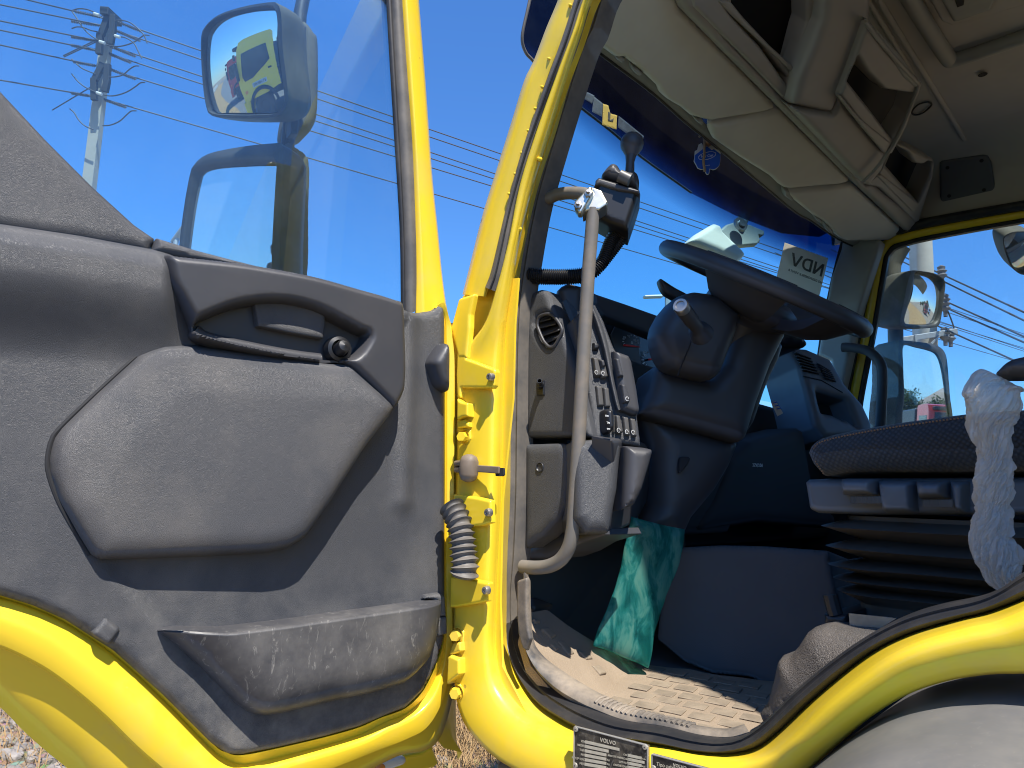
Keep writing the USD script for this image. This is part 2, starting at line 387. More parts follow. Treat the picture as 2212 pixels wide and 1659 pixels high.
M['tread'] = dusty('mat_tread_rubber', (0.18, 0.145, 0.105), (0.35, 0.28, 0.20), 0.85, 30.0, 0.75, low=0.35)
M['carpet'] = dusty('dark_carpet', (0.125, 0.125, 0.128), (0.17, 0.16, 0.15), 0.6, 5.0, 0.95, grain=0.2, gscale=420.0, spec=0.1)
M['riser'] = dusty('grained_riser', (0.075, 0.068, 0.062), (0.22, 0.17, 0.13), 0.4, 6.0, 0.6, grain=0.5, gscale=330.0)
M['tube'] = dusty('grey_coated_tube', (0.15, 0.138, 0.122), (0.36, 0.27, 0.18), 0.5, 15.0, 0.5)
M['zinc'] = plain('zinc_plate', (0.62, 0.60, 0.50), 0.28, 0.9, var=0.12, scale=60.0)
M['steel'] = plain('worn_steel', (0.4, 0.38, 0.35), 0.35, 0.8, var=0.2)
M['dirty'] = plain('dusty_check_strap', (0.17, 0.13, 0.095), 0.6, var=0.15)
M['beige'] = plain('beige_trim', (0.57, 0.54, 0.47), 0.55, var=0.05, scale=8.0, bump=0.12, bscale=700.0)
M['beige2'] = plain('brown_beige_console', (0.29, 0.27, 0.245), 0.5, var=0.05, scale=8.0, bump=0.12, bscale=700.0)
M['lining'] = plain('roof_lining', (0.43, 0.40, 0.355), 0.7, var=0.06, scale=6.0, bump=0.2, bscale=500.0)
M['greytrim'] = plain('grey_trim', (0.30, 0.30, 0.275), 0.55, var=0.05)
M['bluegrey'] = plain('grey_panel', (0.11, 0.118, 0.13), 0.45, var=0.06)
M['fender'] = dusty('grey_mudguard', (0.13, 0.127, 0.125), (0.28, 0.255, 0.22), 0.6, 6.0, 0.45, scratch=0.1)
M['mirrorcase'] = dusty('dusty_mirror_case', (0.028, 0.028, 0.027), (0.24, 0.22, 0.18), 0.22, 16.0, 0.5)
M['mirrorcase2'] = dusty('grey_mirror_case', (0.085, 0.078, 0.058), (0.24, 0.21, 0.15), 0.4, 16.0, 0.75, spec=0.2)
def mirror_mat(name, lo, hi, dcol):
    return mat(name, {'g': ('geometry', {}), 'n': ('noise_texture', {'scale': 14.0, 'detail': 6.0, 'roughness': 0.7}), 'r': ('rgb_ramp', {'ramp': [(0.3, (lo,) * 3), (0.75, (hi,) * 3)]}), 'p': ('principled_bsdf', {'base_color': (0.84, 0.86, 0.86), 'metallic': 1.0, 'roughness': 0.012}), 'd': ('diffuse_bsdf', {'color': dcol}), 'm': ('mix_closure', {})},
               [('g.position', 'n.vector'), ('n.fac', 'r.fac'), ('r.color', 'm.fac'), ('p.BSDF', 'm.closure1'), ('d.BSDF', 'm.closure2')], 'm.closure')
M['mirror'] = mirror_mat('mirror_glass', 0.03, 0.16, (0.5, 0.48, 0.44))
M['mirrordusty'] = mirror_mat('dusty_mirror_glass', 0.10, 0.24, (0.46, 0.47, 0.48))
M['glass'] = pane('door_window_glass', (0.80, 0.93, 0.97), 0.02)
M['glass2'] = pane('far_window_glass', (0.86, 0.94, 0.97), 0.03)
M['windscreen'] = pane('windscreen_glass', (0.74, 0.93, 0.97), 0.006, band=(2.44, 2.58, (0.03, 0.17, 0.34)), ior=1.08)
M['lens'] = mat('cluster_lens', {'p': ('principled_bsdf', {'base_color': (0.02, 0.018, 0.017), 'roughness': 0.12})}, [], 'p.BSDF')
M['film'] = mat('green_film', {'g': ('geometry', {}), 'mp': ('mapping', {'mapping_type': 'point', 'scale': (1.6, 1.6, 0.55), 'rotation': (0.15, 0.0, 0.3)}), 'n': ('noise_texture', {'scale': 24.0, 'detail': 6.0, 'roughness': 0.62, 'distortion': 0.5}), 'r': ('rgb_ramp', {'ramp': [(0.36, (0.015, 0.15, 0.16)), (0.5, (0.03, 0.26, 0.25)), (0.64, (0.14, 0.38, 0.32))]}),
                               'r2': ('rgb_ramp', {'ramp': [(0.40, (0.35,) * 3), (0.56, (0.75,) * 3)]}), 'b': ('bump', {'strength': 0.35, 'distance': 0.003}),
                               'p': ('principled_bsdf', {'roughness': 0.22}), 'tl': ('translucent_bsdf', {'color': (0.1, 0.5, 0.36)}), 'tr': ('transparent_bsdf', {'color': (0.25, 0.62, 0.55)}), 'm': ('mix_closure', {'fac': 0.35}), 'm2': ('mix_closure', {})},
                [('g.position', 'mp.vector'), ('mp.vector', 'n.vector'), ('n.fac', 'r.fac'), ('r.color', 'p.base_color'), ('n.fac', 'b.height'), ('b.normal', 'p.normal'), ('p.BSDF', 'm.closure1'), ('tl.BSDF', 'm.closure2'), ('n.fac', 'r2.fac'), ('r2.color', 'm2.fac'), ('tr.BSDF', 'm2.closure1'), ('m.closure', 'm2.closure2')], 'm2.closure')
M['wrap'] = mat('clear_plastic_wrap', {'g': ('geometry', {}), 'n': ('noise_texture', {'scale': 70.0, 'detail': 4.0, 'distortion': 2.5}), 'b': ('bump', {'strength': 0.45, 'distance': 0.004}),
                                       'p': ('principled_bsdf', {'base_color': (0.74, 0.70, 0.64), 'roughness': 0.42, 'specular_ior_level': 0.45}), 'tl': ('translucent_bsdf', {'color': (0.8, 0.78, 0.75)}), 'tr': ('transparent_bsdf', {'color': (0.95, 0.95, 0.95)}), 'm': ('mix_closure', {'fac': 0.45}), 'm2': ('mix_closure', {'fac': 0.74})},
                [('g.position', 'n.vector'), ('n.fac', 'b.height'), ('b.normal', 'p.normal'), ('p.BSDF', 'm.closure1'), ('tl.BSDF', 'm.closure2'), ('tr.BSDF', 'm2.closure1'), ('m.closure', 'm2.closure2')], 'm2.closure')
M['fabric'] = mat('seat_fabric', {'g': ('geometry', {}), 'mp': ('mapping', {'mapping_type': 'point', 'rotation': (math.pi / 2, 0.0, 0.0)}), 'mq': ('mapping', {'mapping_type': 'point', 'rotation': (0.0, 0.0, 0.6)}), 'v': ('voronoi_texture', {'dimensions': '2D', 'scale': 190.0, 'randomness': 0.12}), 'r': ('rgb_ramp', {'ramp': [(0.12, (0.034, 0.038, 0.044)), (0.5, (0.010, 0.011, 0.013))]}), 'b': ('bump', {'strength': 0.6, 'distance': 0.003, 'invert': True}), 'p': ('principled_bsdf', {'roughness': 0.75, 'sheen_weight': 0.2})},
                  [('g.position', 'mp.vector'), ('mp.vector', 'mq.vector'), ('mq.vector', 'v.vector'), ('v.distance', 'r.fac'), ('r.color', 'p.base_color'), ('v.distance', 'b.height'), ('b.normal', 'p.normal')], 'p.BSDF')
M['bellows'] = dusty('bellows_rubber', (0.07, 0.062, 0.055), (0.1, 0.08, 0.06), 0.4, 7.0, 0.45)
M['stitch'] = plain('orange_thread', (0.32, 0.16, 0.07), 0.7)
M['paper'] = mat('paper', {'p': ('principled_bsdf', {'base_color': (0.78, 0.75, 0.66), 'roughness': 0.9}), 't': ('translucent_bsdf', {'color': (0.75, 0.73, 0.65)}), 'm': ('mix_closure', {'fac': 0.5})}, [('p.BSDF', 'm.closure1'), ('t.BSDF', 'm.closure2')], 'm.closure')
M['ink'] = plain('printed_ink', (0.10, 0.11, 0.10), 0.8)
M['whitemark'] = plain('white_print', (0.7, 0.7, 0.68), 0.6)
M['red'] = plain('red_needle', (0.75, 0.03, 0.03), 0.4)
M['bluecard'] = plain('blue_card', (0.012, 0.085, 0.46), 0.4)
M['whitecard'] = plain('pale_card', (0.55, 0.52, 0.47), 0.6)
M['cord'] = plain('brown_cord', (0.32, 0.2, 0.11), 0.8, var=0.2, scale=300.0)
M['wood'] = plain('wooden_bead', (0.36, 0.16, 0.06), 0.45)
M['plate'] = dusty('plate_black', (0.018, 0.017, 0.017), (0.35, 0.3, 0.22), 0.5, 60.0, 0.4, scratch=0.5)
M['platerim'] = plain('plate_rim', (0.45, 0.42, 0.36), 0.4, 0.5, var=0.15)
M['platefield'] = plain('plate_field', (0.52, 0.48, 0.38), 0.5, 0.2, var=0.12, scale=120.0)
M['amber'] = mat('amber_lens', {'p': ('principled_bsdf', {'base_color': (0.85, 0.28, 0.05), 'roughness': 0.15})}, [], 'p.BSDF')
M['lamplens'] = plain('white_lens', (0.72, 0.66, 0.6), 0.15)
M['concrete'] = dusty('pole_concrete', (0.40, 0.375, 0.32), (0.25, 0.24, 0.2), 0.5, 3.0, 0.85)
M['galv'] = plain('galvanised_steel', (0.33, 0.34, 0.34), 0.5, 0.5, var=0.1)
M['darkarm'] = plain('dark_crossarm', (0.03, 0.032, 0.035), 0.6)
M['cable'] = plain('aluminium_cable', (0.07, 0.07, 0.075), 0.5, 0.3)
M['porcelain'] = plain('grey_insulator', (0.12, 0.11, 0.11), 0.3)
M['yellowsticker'] = plain('yellow_sticker', (0.62, 0.5, 0.14), 0.6)
M['palesticker'] = pane('clear_sticker', (0.5, 0.62, 0.7), 0.3, dcol=(0.35, 0.45, 0.52))

# ================================================================== the truck
truck = thing('yellow_truck', "yellow truck with its driver's door swung wide open onto a dark cab interior", 'truck', (0.3, -1.9, 0.0))
YS = -0.75                                                    # outer side of the cab
HINGE = T([(980, 1078)], PY(YS))[0]
NDOOR = head(189)                                             # the open door's inner face looks back along the truck
DP = PL(HINGE, NDOOR)
def D(px, off=0.0): return T(px, DP.off(off))

# ---- yellow door shell: one pressed sheet running round the trim, with the window frame
stn = [  # trim edge, groove, ridge start, ridge end, outer flank, outer edge
    [(-140, 1262), (-140, 1266), (-140, 1272), (-140, 1318), (-140, 1415), (-140, 1470)],
    [(-60, 1272), (-60, 1277), (-60, 1283), (-60, 1330), (-60, 1425), (-60, 1490)],
    [(0, 1286), (0, 1291), (0, 1298), (0, 1346), (0, 1440), (0, 1528)],
    [(70, 1307), (70, 1313), (70, 1320), (66, 1372), (60, 1472), (52, 1580)],
    [(140, 1338), (140, 1345), (139, 1353), (132, 1410), (118, 1510), (104, 1626)],
    [(245, 1405), (244, 1413), (242, 1422), (228, 1490), (200, 1575), (160, 1672)],
    [(350, 1499), (348, 1507), (345, 1518), (326, 1580), (288, 1665), (240, 1750)],
    [(455, 1603), (452, 1613), (448, 1624), (425, 1668), (390, 1740), (360, 1800)],
    [(490, 1626), (489, 1640), (488, 1656), (470, 1698), (450, 1770), (440, 1830)],
    [(525, 1631), (530, 1650), (540, 1665), (545, 1696), (560, 1770), (570, 1810)],
    [(598, 1617), (604, 1634), (612, 1645), (618, 1662), (660, 1715), (672, 1738)],
    [(700, 1593), (704, 1609), (710, 1617), (714, 1634), (760, 1664), (770, 1680)],
    [(774, 1572), (778, 1586), (786, 1592), (790, 1608), (845, 1626), (858, 1634)],
    [(822, 1551), (828, 1562), (838, 1566), (842, 1581), (905, 1610), (915, 1622)],
    [(876, 1530), (883, 1538), (895, 1540), (900, 1552), (935, 1590), (948, 1598)],
    [(915, 1491), (923, 1498), (934, 1500), (940, 1506), (958, 1535), (970, 1540)],
    [(943, 1435), (950, 1440), (956, 1442), (960, 1444), (974, 1462), (983, 1464)],
    [(959, 1379), (962, 1380), (964, 1381), (966, 1381), (980, 1390), (985, 1392)],
    [(960, 1285), (962, 1285), (964, 1285), (966, 1285), (981, 1288), (986, 1288)],
    [(960, 1180), (962, 1180), (964, 1180), (966, 1180), (984, 1180), (989, 1180)],
    [(961, 1060), (963, 1060), (965, 1060), (967, 1060), (986, 1060), (991, 1060)],
    [(961, 900), (963, 900), (965, 900), (967, 900), (990, 900), (994, 900)],
    [(961, 790), (963, 790), (965, 790), (967, 790), (990, 790), (994, 790)],
    [(960, 745), (962, 743), (964, 741), (966, 739), (984, 742), (990, 742)],
    [(958, 690), (960, 688), (962, 686), (963, 684), (966, 690), (972, 692)],
    [(940, 664), (944, 660), (950, 656), (953, 654), (959, 656), (964, 658)],
]
offs = [-0.004, -0.018, -0.004, 0.002, -0.030, -0.045]
rows = []
for k in range(6):
    q = cr([s[k] for s in stn], 6)
    hi = np.clip((np.linspace(0, len(stn) - 1, len(q)) - 14.5) / 2.5, 0, 1)       # flatter along the hinge side
    o_ = offs[k] * (1 - hi) + (-0.004, -0.007, -0.004, -0.003, -0.009, -0.014)[k] * hi
    rows.append(np.vstack([D(q[j:j + 1], o_[j]) for j in range(len(q))]))
# a pressed step runs along the middle of the outer flank
a_, b_ = rows[3], rows[4]
rows[4:5] = [a_ + (b_ - a_) * 0.46 + NDOOR * 0.006, a_ + (b_ - a_) * 0.52 + NDOOR * 0.002, a_ + (b_ - a_) * 0.58 - NDOOR * 0.008, b_]
rows.append(rows[-1] - NDOOR * 0.06)
door_m = shell(rows, -NDOOR * 0.004)
# window frame upright, crowned, leaning as the cab does
fl = [(868, -60), (868, 0), (880, 175), (890, 315), (897, 490), (899, 600), (899, 690)]
fr = [(898, -60), (901, 0), (915, 175), (929, 370), (942, 498), (952, 600), (966, 700)]
fm = [(880, -60), (881, 0), (893, 175), (904, 345), (912, 495), (917, 600), (922, 695)]
q = lambda a: resample(cr(a, 6), 40)
door_m = cat(door_m, shell([D(q(fl), -0.016), D(q([(a + b) / 2 for a, b in zip(map(np.array, fl), map(np.array, fm))]), -0.010), D(q(fm), -0.006), D(q(fr), -0.014),
                            D(q([(x + 4, y) for x, y in fr]), -0.03), D(q(fr), -0.07)], -NDOOR * 0.004))
# the outer skin behind everything (seen from the other side)
skin = D([(-140, 640), (962, 700), (976, 900), (972, 1400), (935, 1560), (560, 1740), (430, 1700), (245, 1500), (0, 1390), (-140, 1330)], -0.075)
door_m = cat(door_m, slab(skin, -NDOOR * 0.006))
door = part(truck, 'door', door_m, M['yellow'], smooth=40)

# glass and its rubbers
gl = D([(-160, -140), (838, -140), (842, 60), (855, 250), (868, 500), (872, 690), (870, 760), (-160, 640)], -0.030)
part(door, 'window_glass', slab(gl, -NDOOR * 0.004), M['glass'], smooth=False)
sl = [(834, -60), (834, 0), (848, 245), (859, 420), (864, 525), (866, 672)]
sm_ = [(845, -60), (846, 0), (860, 245), (870, 420), (874, 525), (876, 676)]
part(door, 'glass_run', band(D(sl, -0.026), D(sm_, -0.020), 0.003, back=0.02), M['sealdark'])
part(door, 'window_seal', band(D(sm_, -0.020), D([(x + 1, y) for x, y in fl[:-1]] + [(898, 672)], -0.012), 0.006, back=0.02), M['rubber'])

# trim panels
card_px = [(-140, 470), (0, 489), (170, 514), (322, 542), (500, 572), (600, 590), (760, 622), (864, 652), (869, 672), (880, 675), (905, 675), (935, 670), (948, 660), (958, 662), (961, 690), (961, 900), (961, 1180), (961, 1290), (959, 1379), (943, 1435), (915, 1491), (876, 1530), (822, 1551),
           (774, 1572), (700, 1593), (598, 1617), (525, 1631), (490, 1627), (455, 1604), (350, 1499), (245, 1405), (140, 1338), (70, 1307), (0, 1286), (-140, 1262)]
crease = LineString(DP.to2(D([(-140, 660), (0, 640), (120, 660), (322, 750), (430, 770)])))
fold = LineString(DP.to2(D([(168, 1152), (210, 1215), (250, 1262), (340, 1358), (372, 1400), (420, 1470), (512, 1640)])))
foldpoly = Polygon(DP.to2(D([(250, 1120), (168, 1152), (210, 1215), (250, 1262), (340, 1358), (372, 1400), (420, 1470), (512, 1640), (990, 1700), (990, 500), (900, 640), (800, 800), (600, 1000)])))
def cardfn(uv):
    p = shapely.points(uv)
    # the roll under the window: stands proud, then falls back in a hollow
    top = LineString(DP.to2(D([(-140, 470), (0, 489), (170, 514), (322, 542), (500, 572), (864, 652)])))
    d = shapely.distance(p, top)
    sm = lambda x: x * x * (3 - 2 * x)
    h = 0.034 * (1 - sm(np.clip((d - 0.050) / 0.105, 0, 1))) * np.sqrt(np.clip(d / 0.03, 0.08, 1))
    h = h * sm(np.clip(shapely.distance(p, Polygon(DP.to2(D([(410, 575), (864, 652), (960, 660), (960, 900), (757, 800), (560, 768), (425, 735)])))) / 0.045, 0, 1))
    # the middle field lies a little deeper than the outer one
    ins = shapely.contains_xy(foldpoly, uv[:, 0], uv[:, 1]); dd = shapely.distance(p, fold)
    h = h - 0.005 * np.where(ins, np.clip(dd / 0.012, 0, 1), 0)
    # the upright roll at the hinge side
    rr = LineString(DP.to2(D([(880, 560), (880, 800), (872, 960), (866, 1080)])))
    h = h + 0.006 * np.exp(-(shapely.distance(p, rr) / 0.016) ** 2)
    return h
part(door, 'door_card', relief(card_px, DP.off(-0.002), 0.012, 0.014, 0.012, fn=cardfn, smooth_px=False, cell=0.006, step=0.006), M['card'], smooth=60)
part(door, 'corner_trim', relief([(-140, 60), (-60, 142), (0, 198), (100, 305), (200, 405), (290, 487), (334, 517), (320, 548), (170, 522), (0, 498), (-140, 480)], DP.off(-0.008), 0.010, 0.02, 0.02, smooth_px=False, cell=0.02), M['card'], smooth=50)
part(door, 'belt_trim', relief([(336, 516), (420, 542), (500, 563), (600, 588), (600, 600), (480, 580), (345, 556), (326, 545)], DP.off(0.004), 0.016, 0.012, 0.02, smooth_px=False), M['card'], smooth=50)
pad_px = [(322, 757), (350, 747), (409, 745), (465, 751), (560, 764), (630, 774), (700, 784), (742, 784), (754, 796), (790, 835), (828, 872), (835, 884), (820, 911), (774, 970), (721, 1054), (707, 1078), (665, 1138), (647, 1162), (612, 1183), (560, 1194), (420, 1200), (280, 1206), (212, 1207), (196, 1197), (168, 1152), (129, 1082), (108, 1023), (106, 988), (115, 949), (133, 923), (210, 848), (297, 769)]
def padfn(uv):
    top = LineString(DP.to2(D([(106, 1000), (133, 923), (322, 757), (409, 745), (742, 784)])))
    d = shapely.distance(shapely.points(uv), top)
    e = np.clip(shapely.distance(shapely.points(uv), Polygon(DP.to2(D(pad_px))).boundary) / 0.020, 0, 1)
    r = np.clip((uv @ (DP.to2(D([(800, 950)]))[0] - DP.to2(D([(160, 950)]))[0]) - DP.to2(D([(160, 950)]))[0] @ (DP.to2(D([(800, 950)]))[0] - DP.to2(D([(160, 950)]))[0])) / np.linalg.norm(DP.to2(D([(800, 950)]))[0] - DP.to2(D([(160, 950)]))[0]) ** 2, 0, 1)
    return 0.005 * np.clip(d / 0.06, 0, 1) ** 1.3 + 0.022 * r * np.sqrt(1 - (1 - e) ** 2)
part(door, 'door_pad', relief(pad_px, DP.off(0.0095), 0.018, 0.030, 0.02, fn=padfn, smooth_px=False, cell=0.008, step=0.006), M['pad'], smooth=55)
part(door, 'pad_gap', tube(D(cr([(318, 756), (295, 770), (208, 849), (131, 923), (112, 950), (103, 988), (105, 1023), (126, 1082), (165, 1152), (193, 1199)], 6), 0.0095), 0.0028, 8), M['deep'])
pull_px = [(354, 556), (360, 553), (385, 556), (525, 572), (665, 597), (774, 627), (824, 641), (860, 655), (866, 672), (870, 778), (869, 827), (865, 850), (850, 880), (840, 885), (831, 874), (757, 801), (728, 784), (682, 783), (560, 768), (425, 735), (412, 700), (385, 650), (364, 612)]
hole_px = [(420, 702), (455, 684), (507, 665), (560, 657), (612, 657), (665, 668), (700, 682), (735, 700), (770, 718), (786, 726), (774, 752), (757, 770), (730, 778), (686, 776), (560, 752), (432, 722)]
part(door, 'door_pull', relief(pull_px, DP.off(0.030), 0.020, 0.012, 0.030, holes=[hole_px], smooth_px=True, step=0.004, cell=0.01), M['smooth'], smooth=50)
part(door, 'grip_well', relief([(408, 690), (500, 640), (620, 632), (800, 700), (790, 770), (730, 800), (560, 780), (420, 742)], DP.off(0.0135), 0.0, 0.0, 0.004, smooth_px=False), M['smooth'], smooth=False)
part(door, 'grip_lip', tube(D(cr([(418, 716), (450, 734), (560, 758), (640, 772), (690, 778)], 6), 0.018), 0.010, 12), M['smooth'], smooth=70)
part(door, 'sunlit_patch_plate', relief([(545, 640), (612, 632), (700, 652), (702, 700), (698, 732), (620, 718), (556, 704)], DP.off(0.026), 0.003, 0.006, 0.014, smooth_px=False), M['pad'], smooth=50)  # added plate, outlined and raised as the sunlit patch of the hollow
kc = D([(738, 752)], 0.040)[0]
part(door, 'mirror_switch', cat(lathe([(0.0, 0.012), (0.008, 0.010), (0.0098, 0.007), (0.0105, -0.02), (0, -0.02)], kc, NDOOR + np.array([0, 0, .25])), lathe([(0.013, -0.004), (0.018, -0.006), (0.019, -0.02), (0, -0.02)], kc, NDOOR)), M['black'])
part(door, 'map_pocket', relief([(336, 1358), (345, 1353), (371, 1350), (472, 1351), (595, 1337), (719, 1320), (824, 1306), (911, 1294), (934, 1292), (940, 1302), (939, 1323), (932, 1376), (915, 1421), (883, 1456), (859, 1474), (789, 1495), (700, 1513), (595, 1538), (560, 1543), (535, 1538), (507, 1519), (420, 1432), (357, 1377)],
     DP.off(0.0), 0.052, 0.055, 0.02, soft=[(330, 1358), (357, 1377), (420, 1432), (507, 1519), (535, 1538), (560, 1543), (595, 1538), (700, 1513), (789, 1495), (859, 1474), (883, 1456), (915, 1421), (932, 1376), (941, 1323), (943, 1290)], smooth_px=False, cell=0.008, step=0.006), M['pocket'], smooth=55)
part(door, 'pocket_end', relief([(911, 1293), (914, 1285), (945, 1280), (957, 1286), (960, 1330), (942, 1332), (941, 1302), (932, 1294)], DP.off(0.008), 0.010, 0.006, 0.01, smooth_px=False), M['card'], smooth=40)
part(door, 'edge_clip', relief([(944, 1332), (962, 1330), (963, 1368), (944, 1374), (941, 1350)], DP.off(0.010), 0.008, 0.006, 0.01, smooth_px=False), M['card'], smooth=40)
part(door, 'trim_cap', relief([(222, 1333), (230, 1332), (257, 1353), (259, 1361), (238, 1389), (228, 1391), (198, 1372), (195, 1364)], DP.off(0.006), 0.009, 0.006, 0.012, smooth_px=False), M['card'], smooth=40)
part(door, 'lock_knob', relief([(958, 744), (946, 745), (931, 763), (920, 784), (924, 800), (936, 832), (948, 843), (961, 846), (963, 800), (963, 760)], DP.off(0.008), 0.026, 0.016, 0.01, step=0.003), M['smooth'], smooth=60)

# mirrors on the outside of the door
MH, MT = 252.0, -14.0
def polar(uv, c, n=72):
    """outline resampled at even angles about c"""
    d = uv - c; a = np.unwrap(np.arctan2(d[:, 1], d[:, 0])); r = np.hypot(d[:, 0], d[:, 1])
    if a[-1] < a[0]: a, r = a[::-1], r[::-1]
    a = np.r_[a, a[0] + 2 * np.pi]; r = np.r_[r, r[0]]
    t = np.linspace(0, 2 * np.pi, n, endpoint=False)
    tt_ = a[0] + np.mod(t - a[0], 2 * np.pi)
    rr = np.interp(tt_, a, r)
    return c + np.stack([rr * np.cos(t), rr * np.sin(t)], 1)
def mirror_head(parent, prefix, glass, case, base, hd, tilt, radius, depth, casemat, glassmat, cell):
    """a mirror: glass sunk in the mouth of a case that runs back from it, with a dark rim"""
    c0 = T([np.mean(glass, axis=0)], base)[0]
    mp = PL(c0, head(hd, tilt)); c = mp.to2(c0[None])[0]
    fn = (lambda uv: np.sqrt(radius ** 2 - ((uv - c) ** 2).sum(1)) - radius) if radius else None
    part(parent, prefix + '_glass', relief(glass, mp, fn=fn, back=0.03, smooth_px=True, cell=cell, step=cell * 0.7), glassmat, smooth=30)
    g = polar(mp.to2(T(cr(glass, 5, True), mp)), c); k = polar(mp.to2(T(cr(case, 5, True), mp)), c)
    rows = [mp.to3(c + (g - c) * 1.015, np.full(72, -0.035)), mp.to3(c + (g - c) * 1.015, np.full(72, -0.008 if radius else 0.006)), mp.to3(c + (g * 0.5 + k * 0.5 - c), np.full(72, 0.002 if radius else 0.012)), mp.to3(k, np.full(72, 0.0))]
    rim = grid(rows, closed=True)
    rows = [rows[-1]] + [mp.to3(c + (k - c) * s, np.full(72, -h * depth)) for h, s in ((0.3, 1.0), (0.65, 0.98), (0.9, 0.9), (1.0, 0.72), (1.0, 0.02))]
    part(parent, prefix + '_rim', rim, M['mirrorcase'], smooth=50)
    part(parent, prefix + '_case', grid(rows, closed=True), casemat, smooth=50)
    return mp
uc = Z(1, [(1240, 250), (1265, 165), (1350, 92), (1500, 42), (1660, 14), (1710, 22), (1735, 90), (1745, 300), (1775, 560), (1770, 650), (1720, 715), (1600, 730), (1400, 728), (1310, 715), (1275, 670), (1250, 500)])
ug = Z(1, [(1262, 260), (1280, 180), (1360, 115), (1500, 75), (1650, 52), (1682, 64), (1695, 120), (1703, 300), (1735, 540), (1745, 620), (1700, 685), (1560, 693), (1400, 692), (1315, 688), (1288, 640), (1265, 480)])
lc = Z(1, [(1115, 1540), (1150, 1250), (1185, 1050), (1215, 995), (1300, 945), (1500, 905), (1700, 884), (1745, 890), (1755, 960), (1742, 1200), (1728, 1500), (1715, 1760), (1600, 1800), (1200, 1780), (1110, 1740)])
lg = Z(1, [(1165, 1540), (1200, 1280), (1240, 1090), (1262, 1062), (1340, 1040), (1500, 1028), (1680, 1022), (1724, 1030), (1722, 1100), (1708, 1300), (1692, 1550), (1680, 1720), (1560, 1740), (1200, 1730), (1150, 1700)])
ump = mirror_head(door, 'wide_mirror', ug, uc, DP.off(-0.20), 247.5, -20.5, 0.60, 0.085, M['mirrorcase2'], M['mirror'], 0.006)
lmp = mirror_head(door, 'main_mirror', lg, lc, DP.off(-0.20), 249, -6.5, 0, 0.075, M['mirrorcase'], M['mirrordusty'], 0.02)
bar = DP.off(-0.26)
part(door, 'mirror_arm', tube(np.vstack([T(Z(1, [(1900, -120), (1870, 0), (1852, 90), (1845, 200)]), bar), T(Z(1, [(1785, 800), (1775, 900), (1780, 1300), (1760, 1800)]), bar)]), 0.0125, 12), M['mirrorcase'])
part(door, 'mirror_back', relief(Z(1, [(1838, 150), (1885, 160), (1930, 220), (1958, 290), (1955, 680), (1925, 790), (1880, 832), (1770, 826), (1800, 600), (1835, 400)]), DP.off(-0.245), 0.02, 0.02, 0.05, step=0.006), M['mirrorcase2'], smooth=50)
part(door, 'mirror_back', relief(Z(1, [(1760, 905), (1810, 915), (1875, 960), (1905, 1040), (1900, 1300), (1880, 1760), (1700, 1760), (1725, 1300)]), DP.off(-0.245), 0.02, 0.02, 0.05, step=0.006), M['mirrorcase2'], smooth=50)
part(door, 'mirror_spine', relief(Z(1, [(1840, 155), (1890, 165), (1868, 560), (1835, 830), (1790, 830), (1812, 560)]), DP.off(-0.215), 0.006, 0.01, 0.02, smooth_px=False), M['mirrorcase'], smooth=50)
part(door, 'mirror_spine', relief(Z(1, [(1755, 905), (1835, 930), (1845, 1200), (1832, 1760), (1690, 1760), (1715, 1300)]), DP.off(-0.215), 0.006, 0.01, 0.02, smooth_px=False), M['mirrorcase'], smooth=50)

# ================================================================== cab side: pillar, sill, wheel arch edge
Y0, Y1, Y2 = -0.80, -0.765, -0.745
fst = [  # seal side, ridge, outer edge
    [(1330, -60), (1318, -60), (1288, -60)], [(1289, 0), (1276, 0), (1259, 0)], [(1265, 73), (1252, 73), (1235, 73)], [(1237, 158), (1223, 158), (1203, 158)], [(1202, 280), (1185, 280), (1160, 278)],
    [(1163, 402), (1147, 401), (1122, 400)], [(1135, 525), (1118, 525), (1097, 525)], [(1121, 620), (1102, 622), (1070, 628)], [(1114, 694), (1090, 700), (1046, 700)], [(1111, 778), (1085, 782), (1000, 770)],
    [(1109, 880), (1082, 882), (986, 880)], [(1108, 980), (1080, 982), (986, 980)], [(1107, 1078), (1078, 1082), (984, 1078)], [(1102, 1190), (1072, 1200), (982, 1200)], [(1099, 1288), (1068, 1300), (980, 1300)], [(1104, 1376), (1066, 1396), (980, 1440)],
    [(1125, 1446), (1082, 1478), (990, 1528)], [(1163, 1509), (1132, 1542), (1020, 1588)], [(1209, 1544), (1192, 1576), (1086, 1648)], [(1268, 1575), (1262, 1598), (1200, 1700)], [(1340, 1592), (1340, 1614), (1330, 1740)],
    [(1438, 1605), (1440, 1627), (1440, 1760)], [(1508, 1619), (1510, 1640), (1540, 1770)], [(1578, 1624), (1588, 1645), (1650, 1730)], [(1634, 1614), (1652, 1633), (1740, 1668)], [(1683, 1579), (1705, 1596), (1796, 1618)],
    [(1770, 1498), (1790, 1515), (1870, 1557)], [(1875, 1414), (1895, 1432), (1958, 1502)], [(1963, 1369), (1980, 1388), (2044, 1472)], [(2068, 1337), (2080, 1358), (2130, 1458)], [(2138, 1320), (2150, 1342), (2188, 1456)],
    [(2212, 1292), (2218, 1315), (2250, 1456)], [(2290, 1255), (2298, 1280), (2330, 1470)], [(2480, 1150), (2490, 1180), (2520, 1530)], [(2800, 1030), (2800, 1070), (2800, 1680)]]
